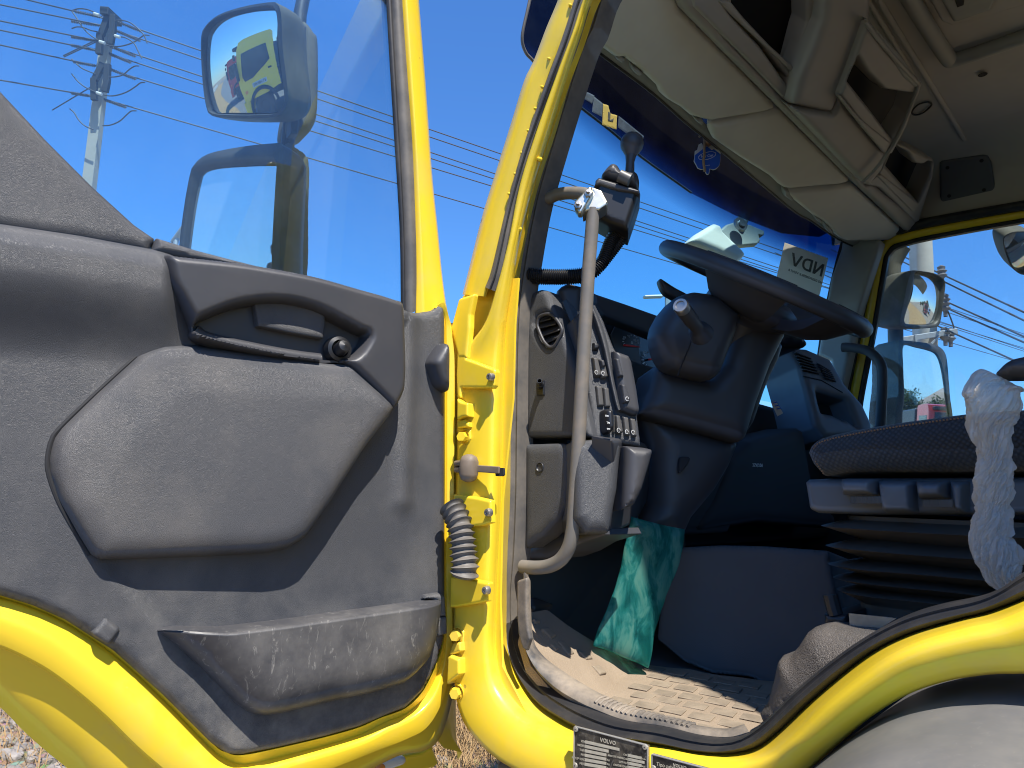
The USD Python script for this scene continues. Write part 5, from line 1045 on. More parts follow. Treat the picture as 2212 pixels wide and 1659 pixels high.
# roof lining, with the hatch well, seams, cover plates
CZ = PZ(2.86)
part(truck, 'roof_lining', box3(-0.98, 0.66, -0.80, -2.94, 2.86, 2.90, 0.01), M['lining'], smooth=45)
sw_rows = []
for k, (y, z) in enumerate(((-2.74, 2.86), (-2.82, 2.855), (-2.89, 2.83), (-2.95, 2.78), (-2.985, 2.72), (-3.005, 2.66), (-3.012, 2.62))):
    sw_rows.append(np.array([(x, y, z - 0.0) for x in np.linspace(-0.95, 0.94, 30)]))
part(truck, 'side_lining', shell(sw_rows, np.array([0, -0.01, 0.0])), M['lining'], smooth=60)
CL0 = PZ(2.857)
ring = lambda pts, dz=0.0: T(cr(Z(7, pts), 6), PZ(2.857 - dz))
part(truck, 'lining_seam', tube(ring([(1310, -10), (1500, 300), (1700, 620), (1845, 860)]), 0.009, 8), M['lining'], smooth=60)
part(truck, 'lining_seam', tube(ring([(1240, -10), (1450, 330), (1540, 500)]), 0.007, 8), M['lining'], smooth=60)
hat = part(truck, 'roof_hatch', relief(Z(7, [(1500, -40), (1720, 290), (1755, 300), (2250, 150), (2250, -150), (1500, -150)]), CL0, 0.0, 0.0, 0.02, smooth_px=False), M['lining'], smooth=40)
part(hat, 'hatch_rim', tube(T(cr(Z(7, [(1480, -60), (1600, 140), (1735, 345), (1770, 370), (1850, 350), (2000, 300), (2300, 195)]), 6), PZ(2.845)), 0.022, 14), M['greytrim'], smooth=60)
part(hat, 'hatch_panel', relief(Z(7, [(1615, -40), (1700, 120), (1760, 145), (1850, 125), (2250, 10), (2250, -150), (1615, -150)]), PZ(2.845), 0.010, 0.012, 0.012, smooth_px=False), M['lining'], smooth=45)
part(hat, 'hatch_lamp', relief(Z(7, [(1680, -40), (1770, 120), (1800, 118), (2010, 45), (2050, -40)]), PZ(2.832), 0.012, 0.012, 0.010, smooth_px=False), M['greytrim'], smooth=45)
part(hat, 'hatch_lens', relief(Z(7, [(1770, -40), (1800, 45), (1840, 30), (1850, -40)]), PZ(2.817), 0.002, 0.003, 0.003, smooth_px=False), M['deep'], smooth=45)
hc = T(Z(7, [(1957, 455)]), PZ(2.856))[0]
part(truck, 'lining_hole', lathe([(0.0001, -0.001), (0.012, -0.001), (0.013, 0.0)], hc - np.array([0, 0, .003]), (0, 0, 1), 16), M['deep'])
part(truck, 'lining_ring', tube(T(cr(Z(7, [(1520, 690), (1560, 645), (1620, 630), (1640, 650), (1590, 695), (1540, 710)]), 5, True), PZ(2.855)), 0.003, 8, closed=True), M['sealdark'])
SPK = PL((0, -2.945, 2.77), (0, 0.78, -0.62))
spk = part(truck, 'speaker_cover', relief(Z(7, [(1690, 1000), (1705, 985), (1960, 952), (1990, 960), (2010, 1000), (2035, 1150), (2035, 1190), (2010, 1225), (1720, 1280), (1700, 1275), (1692, 1200)]), SPK, 0.008, 0.012, 0.008, smooth_px=False), M['bluegrey'], smooth=50)
for p in ((1740, 1035), (1950, 992), (1750, 1210), (1965, 1172)):
    part(spk, 'screw', lathe([(0.0001, 0.003), (0.006, 0.003), (0.007, 0)], T(Z(7, [p]), SPK.off(0.008))[0], SPK.n, 12), M['deep'])

# ---- far side: pillar trim, door frame, window, mirrors
YF = PY(-3.02)
part(truck, 'pillar_trim', relief([(1822, 515), (1870, 515), (1905, 520), (1880, 600), (1853, 690), (1840, 760), (1820, 850), (1805, 838), (1795, 780), (1768, 768), (1778, 705), (1797, 600), (1818, 540)], PY(-2.93), 0.015, 0.02, 0.05, smooth_px=False), M['greytrim'], smooth=50)
part(truck, 'screen_edge', tube(T(cr([(1768, 770), (1778, 705), (1797, 610), (1820, 520)], 6), PY(-2.935)), 0.007, 8), M['sealdark'])
wl = [(1852, 1000), (1861, 876), (1893, 708), (1917, 568), (1922, 552), (1934, 538), (1955, 530), (1998, 519), (2103, 499), (2212, 480), (2400, 448)]
def far(name, px_in, px_out, m, y, h, b=0.02):
    part(farwin, name, band(T(px_in, PY(y)), T(px_out, PY(y)), h, 90, b, d=(0, 1, 0)), m, smooth=60)
sh = lambda d, e: [(x - d * (1 if k < 5 else 0.7 if k == 5 else 0.35), y - e * (0 if k < 3 else 0.3 if k < 5 else 1)) for k, (x, y) in enumerate(wl)]
farwin = part(truck, 'far_door', slab(T([(1800, 1000), (2420, 1000), (2420, 1250), (1800, 1250)], PY(-3.03)), np.array([0, -0.02, 0])), M['smooth'], smooth=False)
far('far_window_seal', wl, sh(11, 9), M['sealdark'], -3.02, 0.008)
far('far_door_frame', sh(11, 9), sh(32, 26), M['yellow'], -3.01, 0.012)
far('far_opening_seal', sh(32, 26), sh(58, 44), M['sealdark'], -2.985, 0.018)
part(farwin, 'far_window', slab(T([(1800, 1000), (1861, 876), (1893, 708), (1917, 560), (1940, 530), (1998, 514), (2103, 494), (2212, 475), (2420, 440), (2420, 1000)], PY(-3.035)), np.array([0, -0.004, 0])), M['glass2'], smooth=False)
part(truck, 'far_grab_handle', tube(T(cr(Z(8, [(1090, 722), (1130, 722), (1230, 738), (1290, 775), (1332, 840), (1338, 950), (1332, 1080), (1325, 1230)]), 7), PY(-2.88)), 0.019, 14), M['smooth'], smooth=70)
def far_mirror(glass, case, hd, tilt, radius, depth, y):
    return mirror_head(truck, 'far_mirror', glass, case, PY(y), hd, tilt, radius, depth, M['mirrorcase2'], M['mirror'], 0.012)
fug = Z('m', [(445, 255), (545, 268), (640, 305), (676, 352), (660, 500), (638, 625), (595, 690), (480, 700), (375, 694), (352, 660), (380, 560), (415, 440), (435, 330)])
fuc = Z('m', [(400, 245), (440, 236), (600, 262), (680, 312), (692, 370), (672, 520), (645, 690), (590, 728), (420, 735), (310, 715), (300, 660), (330, 520), (365, 350)])
flg = Z('m', [(325, 890), (440, 905), (560, 935), (615, 968), (650, 1050), (675, 1180), (690, 1320), (690, 1640), (340, 1640), (330, 1300), (320, 1050)])
flc = Z('m', [(290, 850), (330, 842), (450, 852), (610, 882), (685, 940), (712, 1060), (724, 1300), (726, 1680), (290, 1680), (290, 1200)])
fmu = far_mirror(fug, fuc, 206, -8, 0.45, 0.16, -3.26)
fml = far_mirror(flg, flc, 206, -3.2, 0, 0.16, -3.26)
part(truck, 'far_mirror_arm', tube(T(cr(Z('m', [(330, 30), (300, 80), (262, 150), (245, 200), (242, 300), (258, 700), (262, 900), (262, 1600)]), 6), PY(-3.34)), 0.032, 12), M['mirrorcase2'], smooth=60)
far_mirror(Z(8, [(2092, 60), (2120, 30), (2180, 16), (2260, 30), (2290, 120), (2270, 230), (2212, 262), (2150, 222), (2108, 130)]), Z(8, [(2082, 55), (2115, 20), (2180, 6), (2265, 20), (2300, 120), (2280, 240), (2212, 276), (2140, 232), (2098, 140)]), 235, -42, 0.3, 0.12, -3.30)
# front mirror on the outside of the windscreen, seen through the glass
FM = PL(T([(1545, 500)], PX(1.42))[0], head(205, 10))
fm = part(truck, 'front_mirror', relief(Z(7, [(118, 1506), (170, 1455), (262, 1400), (285, 1388), (322, 1402), (340, 1440), (400, 1500), (455, 1550), (478, 1582), (460, 1605), (428, 1622), (300, 1560), (200, 1520)]), FM, 0.03, 0.03, 0.05, smooth_px=False), M['whitecard'], smooth=50)
part(fm, 'mirror_bracket', relief(Z(7, [(330, 1425), (370, 1390), (430, 1370), (520, 1392), (604, 1428), (604, 1452), (590, 1462), (570, 1456), (580, 1490), (560, 1512), (420, 1525), (350, 1450)]), FM.off(-0.05), 0.01, 0.01, 0.02, smooth_px=False), M['greytrim'], smooth=45)
part(fm, 'bracket_arm', tube(T(Z(7, [(560, 1200), (510, 1290), (462, 1385)]), FM.off(-0.03)), 0.028, 12), M['greytrim'])
part(fm, 'bracket_bolt', lathe([(0.0001, 0.02), (0.018, 0.02), (0.018, 0.012), (0.036, 0.012), (0.038, 0.0)], T(Z(7, [(458, 1388)]), FM.off(0.0))[0], FM.n, 18), M['steel'], smooth=40)

# stickers at the windscreen's upper corner
WQ = WP(-1.25, 0.004)
stk = part(truck, 'windscreen_sticker', relief(Z(4, [(1668, 640), (1700, 650), (1712, 700), (1755, 712), (1750, 800), (1664, 770)]), WQ, 0.0005, 0.0, 0.0005, smooth_px=False), M['yellowsticker'], smooth=False)
part(stk, 'sticker_mark', relief(Z(4, [(1700, 690), (1715, 695), (1712, 740), (1735, 730), (1730, 752), (1698, 745)]), WQ.off(0.001), 0.0005, 0.0, 0.0005, smooth_px=False), M['ink'], smooth=False)
for pts in ([(1525, 545), (1615, 590), (1600, 640), (1520, 590)], [(1765, 715), (1920, 840), (1905, 890), (1760, 785)], [(1612, 595), (1668, 640), (1660, 720), (1600, 690)]):
    part(truck, 'windscreen_sticker', relief(Z(4, pts), WQ, 0.0005, 0.0, 0.0005, smooth_px=False), M['palesticker'], smooth=False)

# ================================================================== loose things in the cab
NP = PL((WX(-2.62, 2.3) - 0.035, -2.62, 2.3), (1, -0.125, 0.22))
nc = T(Z(8, [(735, 75), (1003, 172), (930, 470), (668, 360)]), NP)
note = thing('paper_notice', 'white NDV paper notice stuck inside the windscreen behind the steering wheel', 'notice', nc.min(0))
rowsn = []
for t in np.linspace(0, 1, 8):
    rowsn.append([(nc[0] * (1 - s) + nc[1] * s) * (1 - t) + (nc[3] * (1 - s) + nc[2] * s) * t + NP.n * 0.012 * (math.sin(s * 3) * t) for s in np.linspace(0, 1, 8)])
part(note, 'sheet', shell(rowsn, NP.n * 0.0008), M['paper'], smooth=60)
nn = nc + NP.n * 0.016
part(note, 'lettering', text_on('NDV', nn, 0.24, True, 0.0006, True, width_frac=0.78, pos=(0.10, 0.58)), M['ink'], smooth=False)
part(note, 'lettering', text_on('NO DISPONIBLE VENTA', nn, 0.045, True, 0.0006, True, width_frac=0.80, pos=(0.08, 0.44)), M['ink'], smooth=False)

fd = T([(1524, 330)], PL(VP.p - VP.n * 0.02, VP.n))[0]
FP = PL(T([(1524, 330)], PX(fd[0]))[0], head(228, 0))
fr_ = thing('air_freshener', 'blue My Car card air freshener hanging from a cord between two sun visors', 'air freshener', fd)
crd = Z('k', [(640, 790), (730, 770), (760, 790), (860, 700), (960, 770), (985, 860), (1035, 930), (1035, 1000), (1020, 1190), (990, 1250), (930, 1310), (860, 1330), (790, 1305), (770, 1420), (720, 1440), (690, 1400), (655, 1310), (580, 1325), (500, 1290), (470, 1225), (415, 1130), (430, 1000), (440, 890), (495, 860), (525, 740), (600, 700)])
part(fr_, 'card', relief(crd, FP, 0.001, 0.001, 0.001, smooth_px=False, step=0.002), M['whitecard'], smooth=False)
part(fr_, 'blue_field', relief(Z('k', [(440, 985), (700, 782), (735, 785), (830, 868), (880, 840), (1035, 962), (1030, 1020), (1018, 1190), (985, 1245), (925, 1295), (860, 1312), (778, 1295), (758, 1415), (715, 1420), (660, 1300), (580, 1305), (505, 1275), (480, 1215), (430, 1120)]), FP.off(0.0012), 0.0006, 0.0, 0.0005, smooth_px=False, step=0.002), M['bluecard'], smooth=False)
el = [(725 + 205 * math.cos(a) * 0.98 - 30 * math.sin(a) * 0.3, 998 + 85 * math.sin(a) - 40 * math.cos(a)) for a in np.linspace(0, 2 * np.pi, 40, endpoint=False)]
part(fr_, 'oval', tube(T(Z('k', el), FP.off(0.0020)), 0.0007, 5, closed=True), M['whitemark'], smooth=False)
a = T(Z('k', [(585, 1040), (865, 1010), (865, 945), (585, 975)]), FP.off(0.0018))
part(fr_, 'lettering', text_on('My Car', (a[3], a[2], a[1], a[0]), 0.8, False, 0.0004, width_frac=1.0), M['whitemark'], smooth=False)
a = T(Z('k', [(625, 1235), (790, 1225), (790, 1200), (625, 1210)]), FP.off(0.0018))
part(fr_, 'lettering', text_on('Aromatiz', (a[3], a[2], a[1], a[0]), 0.8, False, 0.0004, width_frac=1.0), M['whitemark'], smooth=False)
part(fr_, 'bead', lathe([(0.006, -0.014), (0.013, -0.010), (0.014, 0.0), (0.013, 0.010), (0.006, 0.014)], T(Z('k', [(770, 660)]), FP.off(0.006))[0], FP.u + 0.45 * FP.v, 20), M['wood'], smooth=60)
part(fr_, 'cord', tube(T(cr(Z('k', [(540, 560), (580, 530), (640, 560), (665, 640), (665, 740), (655, 850), (660, 960), (640, 1080), (645, 1200), (665, 1300), (672, 1360)]), 6), FP.off(0.008)), 0.0040, 8), M['cord'], smooth=60)
part(fr_, 'cord', tube(T(cr(Z('k', [(560, 540), (640, 500), (690, 580), (700, 680), (680, 740)]), 6), FP.off(0.006)), 0.0040, 8), M['cord'], smooth=60)
for pts in ([(660, 400), (665, 460), (640, 520)], [(700, 420), (735, 470), (720, 580)], [(790, 370), (825, 480), (850, 570)], [(700, 440), (760, 430), (745, 480), (765, 560)]):
    part(fr_, 'string', tube(T(cr(Z('k', pts), 6), FP.off(0.002)), 0.0014, 6), M['deep'], smooth=60)

# green film round the pedal
PP = PL(T([(1385, 1437)], PZ(FZ + 0.04))[0], head(214, -2))
gp = Z(6, [(1845, 108), (1940, 135), (2060, 165), (2172, 186), (2160, 280), (2135, 400), (2105, 480), (2060, 590), (2020, 700), (1985, 830), (1970, 960), (1950, 1045), (1880, 1010), (1790, 975), (1690, 930), (1605, 905), (1640, 800), (1690, 690), (1740, 560), (1780, 420), (1800, 300), (1825, 210)])
def crumple(s, amp, seed):
    return lambda uv: amp * (meshkit.fbm(np.c_[uv * s, np.zeros(len(uv))], 4, seed) - 0.5)
gf = single('plastic_film', relief(gp, PP, 0.010, 0.03, 0.002, smooth_px=False, cell=0.005, step=0.005, fn=lambda uv: 0.007 * (meshkit.fbm(np.c_[uv[:, 0] * 60, uv[:, 1] * 14, np.zeros(len(uv))], 4, 5) - 0.5) + 0.006 * (meshkit.fbm(np.c_[uv * 9, np.zeros(len(uv))], 2, 9) - 0.5)), M['film'], 'crumpled green see-through film wrapped over a pedal above the floor mat', 'film', smooth=60)
part(truck, 'pedal', relief(Z(6, [(1870, 220), (1960, 220), (2010, 330), (2000, 500), (1950, 640), (1900, 760), (1820, 730), (1840, 560), (1850, 380)]), PP.off(-0.035), 0.01, 0.015, 0.02, smooth_px=False), M['deep'], smooth=50)

# plastic wrapped lever beside the seat
AW = PY(-0.93)
cl = cr(Z(8, [(2050, 900), (2010, 960), (2020, 1060), (2000, 1180), (2010, 1260), (2030, 1360), (2030, 1470), (2020, 1590), (2020, 1700)]), 10)
cl = np.vstack([cl[:-1], cr(Z(9, [(2020, 130), (2010, 250), (2050, 350), (2070, 430), (2110, 500), (2190, 560)]), 10)])
cl3 = T(resample(cl, 160), AW)
tt = np.linspace(0, 1, 160)
rad = 0.48 * np.interp(tt, [0, .08, .2, .3, .38, .5, .6, .72, .82, .92, 1], [0.035, .062, .052, .040, .036, .040, .036, .042, .048, .040, .02])
th_ = np.linspace(0, 2 * np.pi, 90, endpoint=False)
cl3 = resample(cl3, 260); rad = np.interp(np.linspace(0, 1, 260), tt, rad); tt = np.linspace(0, 1, 260)
base_m = tube(cl3, rad, 130, caps=True)
v = np.array(base_m.vertices); cidx = np.array([np.argmin(((cl3 - p) ** 2).sum(1)) for p in v])
dv = v - cl3[cidx]; rr_ = np.linalg.norm(dv, axis=1, keepdims=True) + 1e-9
ang = np.arctan2(dv[:, 1], dv[:, 0])
tw = ang + tt[cidx] * 5.0
q3 = np.c_[np.cos(tw) * 2.2, np.sin(tw) * 2.2, tt[cidx] * 4.5]
fold_ = np.abs(meshkit.fbm(q3 * 1.6, 4, 11) - 0.5) * 2
v = v + dv / rr_ * (0.0085 * (fold_ ** 0.6 - 0.45))[:, None] + 0.0060 * (np.abs(meshkit.fbm(np.c_[np.cos(tw) * 5, np.sin(tw) * 5, tt[cidx] * 14], 3, 21) - 0.5) * 2 - 0.3)[:, None] * dv / rr_
single('plastic_wrapping', trimesh.Trimesh(v, base_m.faces, process=False), M['wrap'], 'pale clear plastic twisted tightly around a lever beside the seat', 'plastic wrap', smooth=28)

# floor mat with raised treads
FMT = PZ(FZ + 0.022)
mat_px = [(1385, 1434), (1480, 1446), (1560, 1458), (1640, 1466), (1710, 1476), (1700, 1540), (1640, 1596), (1572, 1598), (1508, 1594), (1438, 1580), (1352, 1564), (1258, 1530), (1320, 1482)]
fmat = thing('floor_mat', 'dusty rubber floor mat with raised oblong treads inside the door sill', 'floor mat', T([(1450, 1500)], FMT)[0])
def matfn(uv):
    p = FMT.to3(uv)
    d = np.clip((p[:, 1] + 0.95) / 0.13, 0, 1)                # turns up towards the sill
    e = np.clip((p[:, 0] - 0.86) / 0.2, 0, 1)
    return 0.035 * d ** 1.5 + 0.07 * e ** 1.5 + 0.012 * (meshkit.fbm(np.c_[p * 9], 3, 8) - 0.5)
fa_, fb_ = T([(1262, 1528), (1385, 1436)], FMT); fc_ = T([(1148, 1345)], PY(-0.915))[0]
FLP = PL(fa_, np.cross(fb_ - fa_, fc_ - fa_))
part(fmat, 'mat_flap', relief([(1126, 1330), (1140, 1322), (1180, 1318), (1215, 1345), (1290, 1393), (1390, 1438), (1330, 1484), (1258, 1534), (1188, 1488), (1146, 1440), (1128, 1380)], FLP, 0.0, 0.0, 0.012, smooth_px=False, cell=0.012, step=0.01, fn=lambda uv: 0.006 * (meshkit.fbm(np.c_[uv * 12, np.zeros(len(uv))], 3, 8) - 0.5)), M['mat'], smooth=60)
for q4 in ([(1285, 800), (1325, 790), (1380, 845), (1345, 860)], [(1390, 880), (1425, 872), (1490, 955), (1455, 965)], [(1340, 895), (1365, 890), (1395, 925), (1375, 935)], [(1515, 940), (1550, 935), (1605, 985), (1565, 992)], [(1600, 1030), (1640, 1025), (1690, 1075), (1650, 1085)], [(1235, 740), (1262, 735), (1280, 760), (1255, 765)]):
    part(fmat, 'tread_pad', relief(Z(6, q4), FLP.off(0.002), 0.002, 0.003, 0.012, smooth_px=False, step=0.002), M['tread'], smooth=50)
part(fmat, 'mat_sheet', relief(mat_px, FMT, 0.0, 0.0, 0.02, fn=matfn, smooth_px=False, cell=0.012, step=0.01), M['mat'], smooth=60)
a1 = T(Z(6, [(1762, 1187), (1915, 1218), (1835, 1152), (2082, 1252)]), FMT)
e1 = a1[1] - a1[0]; e2 = (a1[2] - a1[0]) * 1.0
e1 /= np.linalg.norm(e1) * 1.0; per = np.array([-e1[1], e1[0], 0]); per /= np.linalg.norm(per)
mp2 = Polygon(FMT.to2(T(mat_px, FMT))).buffer(-0.03)
ph = abs((a1[2] - a1[0]) @ per); pe = np.linalg.norm((a1[1] - a1[0])[:2]); Lx, Ly = pe * 0.78, ph * 0.66; print('tread', pe, ph)
for i in range(-14, 15):
    for j in range(-14, 15):
        c = a1[0] + e1 * (i + 0.5 * (j % 2)) * pe + per * j * ph
        if not mp2.contains(shapely.Point(*FMT.to2(c[None])[0])): continue
        if c[0] > 0.80: continue
        u2 = FMT.to2(c[None]); h = matfn(u2)[0]
        part(fmat, 'tread_pad', rbox(c + np.array([0, 0, h + 0.001]), (Lx, Ly, 0.0022), np.array([e1, per, [0, 0, 1.0]]), 0.0025, 6), M['tread'], smooth=50)

# ================================================================== outside
ground_m = mat('gravel_ground', {'g': ('geometry', {}), 'n': ('noise_texture', {'scale': 1.1, 'detail': 8.0, 'roughness': 0.7}), 'v': ('voronoi_texture', {'scale': 16.0}), 'r': ('rgb_ramp', {'ramp': [(0.3, (0.20, 0.17, 0.14)), (0.7, (0.36, 0.30, 0.22))]}),
                                 'm': ('mix_color', {'blend_type': 'multiply', 'fac': 0.5}), 'b': ('bump', {'strength': 0.8, 'distance': 0.02}), 'p': ('principled_bsdf', {'roughness': 0.95, 'specular_ior_level': 0.1})},
               [('g.position', 'n.vector'), ('g.position', 'v.vector'), ('n.fac', 'r.fac'), ('r.color', 'm.a'), ('v.color', 'm.b'), ('v.distance', 'b.height'), ('b.normal', 'p.normal'), ('m.result', 'p.base_color')], 'p.BSDF')
verge_m = mat('dry_verge', {'g': ('geometry', {}), 'n': ('noise_texture', {'scale': 2.5, 'detail': 8.0, 'roughness': 0.75}), 'r': ('rgb_ramp', {'ramp': [(0.3, (0.17, 0.105, 0.045)), (0.7, (0.38, 0.26, 0.12))]}), 'b': ('bump', {'strength': 0.8, 'distance': 0.04}), 'p': ('principled_bsdf', {'roughness': 0.95, 'specular_ior_level': 0.1})},
              [('g.position', 'n.vector'), ('n.fac', 'r.fac'), ('r.color', 'p.base_color'), ('n.fac', 'b.height'), ('b.normal', 'p.normal')], 'p.BSDF')
gx = 1500.0
single('ground', ([(-gx, -gx, 0), (gx, -gx, 0), (gx, gx, 0), (-gx, gx, 0)], [[0, 1, 2], [0, 2, 3]]), ground_m, kind='structure', smooth=False)

rng = random.Random(7)
# dry straw and stones where the ground shows beneath the door
def straw(cx, cy, n, spread, hgt, seed):
    r = np.random.default_rng(seed)
    b = np.c_[cx + r.normal(0, spread, n), cy + r.normal(0, spread, n), np.zeros(n)]
    h = r.uniform(0.4, 1.0, n) * hgt; a = r.uniform(0, 6.28, n); lean = r.uniform(0.3, 1.3, n)
    tip = b + np.c_[np.cos(a) * h * lean, np.sin(a) * h * lean, h * r.uniform(0.15, 0.9, n)]
    mid_ = (b + tip) / 2 + np.c_[np.zeros(n), np.zeros(n), h * 0.15]
    w = np.c_[-np.sin(a), np.cos(a), np.zeros(n)] * 0.0022
    V = np.stack([b - w, b + w, mid_ + w, mid_ - w, tip], 1).reshape(-1, 3)
    k = np.arange(n)[:, None] * 5
    F = np.vstack([k + [0, 1, 2], k + [0, 2, 3], k + [3, 2, 4]])
    return tm((V, F))
M['straw'] = mat('dry_straw', {'o': ('geometry', {}), 'n': ('white_noise_texture', {}), 'r': ('rgb_ramp', {'ramp': [(0.0, (0.30, 0.19, 0.08)), (1.0, (0.62, 0.45, 0.22))]}), 'p': ('principled_bsdf', {'roughness': 0.8})}, [('o.random_per_island', 'r.fac'), ('r.color', 'p.base_color')], 'p.BSDF')
g0 = T([(20, 1590), (60, 1640), (1000, 1600), (1010, 1625), (1000, 1560), (0, 1545)], PZ(0))
single('dry_grass', cat(*[straw(p[0] + dx, p[1] + dy, 350 if k in (0, 1, 5) else 1500, 0.45, 0.16, k * 10 + j) for k, p in enumerate(g0) for j, (dx, dy) in enumerate(((0, 0), (0.6, 0.2), (-0.4, -0.5)))]), M['straw'], 'dry straw coloured grass on the gravel under the open door', 'grass', kind='stuff', smooth=False)
stones = []
for k in range(900):
    p = g0[(0, 1, 0, 5, 1, 2)[k % 6]] + np.array([rng.gauss(0, 0.6), rng.gauss(0, 0.6), 0])
    s = rng.uniform(0.012, 0.045)
    m = trimesh.creation.icosphere(1, s); v = np.array(m.vertices) * np.array([1, rng.uniform(.6, 1), rng.uniform(.4, .8)]); v += (meshkit.noise(v * 60 + k, 1) - 0.5)[:, None] * s * 0.5
    stones.append(trimesh.Trimesh(v + p + np.array([0, 0, s * 0.2]), m.faces, process=False))
single('gravel', cat(*stones), plain('grey_stone', (0.22, 0.195, 0.17), 0.9, var=0.4, scale=12.0), 'grey broken stones lying on the ground under the open door', 'gravel', kind='stuff', smooth=False)

# ---- utility pole on the near side, with its lines
PD = 14.0
def pp(r, pts, d=PD): return at(Z(r, pts), d)
b0 = at([(196, 372)], PD)[0]; top = at(Z('u', [(560, 360)]), PD)[0]
axis_ = top - b0
foot_ = b0 - axis_ * (b0[2] / axis_[2]); foot_[2] = 0
pole = thing('utility_pole', 'tall concrete utility pole with dark brackets and six wires, beyond the door window', 'utility pole', foot_)
axp = nrm(top - foot_); R3 = axes(_r - axp * (_r @ axp), axp)
def obox(p, q, w, d): 
    ax = nrm(q - p); side_ = nrm(np.cross(_f, ax)); fw = np.cross(ax, side_)
    return rbox((p + q) / 2, (np.linalg.norm(q - p), w, d), np.array([ax, side_, fw]), min(w, d) * 0.1)
tp = []
for s, w in ((0.0, 0.15), (1.0, 0.095)):
    c = foot_ * (1 - s) + top * s
    tp.append([c + sx * R3[0] * w + sy * R3[1] * w * 0.7 for sx, sy in ((-1, -1), (1, -1), (1, 1), (-1, 1))])
part(pole, 'shaft', cat(grid(tp, closed=True), tm((np.array(tp[1]), [[0, 1, 2], [0, 2, 3]]))), M['concrete'], smooth=False)
for a, b in ((Z('u', [(572, 150), (455, 470)]), 0), (Z('u', [(645, 150), (628, 480)]), 0), (Z('u', [(490, 900), (360, 1150)]), 0), (Z('u', [(555, 910), (545, 1180)]), 0), (Z('u', [(440, 440), (425, 760)]), 0), (Z('u', [(345, 1130), (350, 1470)]), 0), (Z('u', [(620, 470), (595, 610)]), 0), (Z('u', [(548, 1170), (512, 1340)]), 0)):
    p, q_ = at(a, PD - 0.25)
    part(pole, 'bracket', obox(p, q_, 0.12, 0.09), M['darkarm'], smooth=False)
for y in (175, 200):
    p, q_ = at(Z('u', [(545, y - 15), (675, y - 5)]), PD - 0.1)
    part(pole, 'bracket', obox(p, q_, 0.12, 0.5), M['darkarm'], smooth=False)
for c in ((345, 130), (665, 470), (430, 560), (385, 1350)):
    p, q_ = at(Z('u', [c, (c[0] + 80, c[1] + 28)]), PD - 0.4)
    part(pole, 'post_insulator', tube(np.array([p, (p + q_) / 2, q_]), 0.030, 10), M['whitecard'])
ins = [  # (left end, at pole) and (at pole, right end) of the strain insulators
    ((60, 100), (530, 200)), ((0, 250), (470, 320)), ((0, 490), (400, 555)), ((0, 620), (415, 705)), ((30, 875), (440, 950)), ((0, 1358), (340, 1410)),
    ((670, 240), (1075, 405)), ((660, 385), (1065, 555)), ((600, 635), (990, 795)), ((580, 750), (920, 890)), ((580, 985), (995, 1145)), ((495, 1455), (845, 1580))]
for k, (a, b) in enumerate(ins):
    p, q_ = at(Z('u', [a, b]), PD)
    s_ = np.linspace(0, 1, 90)
    rr_ = 0.013 + 0.022 * (np.sin(s_ * 2 * np.pi * 13) > 0.75)
    part(pole, 'strain_insulator', tube(p + (q_ - p) * s_[:, None], rr_, 8), M['porcelain'], smooth=60)
for pts in ([(1, 85), (110, 55), (230, 65), (340, 105), (430, 150)], [(0, 90), (70, 190), (160, 330), (260, 440), (400, 540)], [(0, 360), (90, 335), (190, 350), (300, 390), (430, 420)], [(0, 1060), (90, 1170), (200, 1260), (330, 1325), (420, 1360)], [(0, 830), (60, 890), (150, 970), (280, 1030), (370, 1062)],
            [(670, 240), (760, 235), (880, 260), (980, 325), (1060, 400), (1120, 470), (1165, 590)], [(500, 600), (600, 628), (720, 638), (860, 610), (980, 560), (1070, 495), (1130, 462), (1200, 470)], [(700, 490), (800, 495), (900, 540), (970, 600), (1020, 700), (1080, 820)], [(580, 1110), (680, 1105), (790, 1075), (900, 985), (980, 940), (1040, 940)], [(480, 1380), (580, 1400), (700, 1390), (850, 1340), (980, 1260), (1060, 1200), (1130, 1192)],
            [(480, 1860), (600, 1850), (740, 1790), (850, 1690), (920, 1635), (1000, 1630)], [(-30, 1600), (40, 1660), (100, 1760), (200, 1860), (330, 1920)]):
    part(pole, 'jumper', tube(at(cr(Z('u', pts), 6), PD - 0.3), 0.013, 8), M['cable'], smooth=60)
for a, b in (((390, 560), (-120, 800)), ((330, 560), (-130, 780)), ((320, 1250), (-300, 1620))):
    part(pole, 'stay_wire', tube(at(Z('u', [a, ((a[0] + b[0]) / 2, (a[1] + b[1]) / 2), b]), [PD, PD, PD]), 0.012, 6), M['cable'], smooth=60)

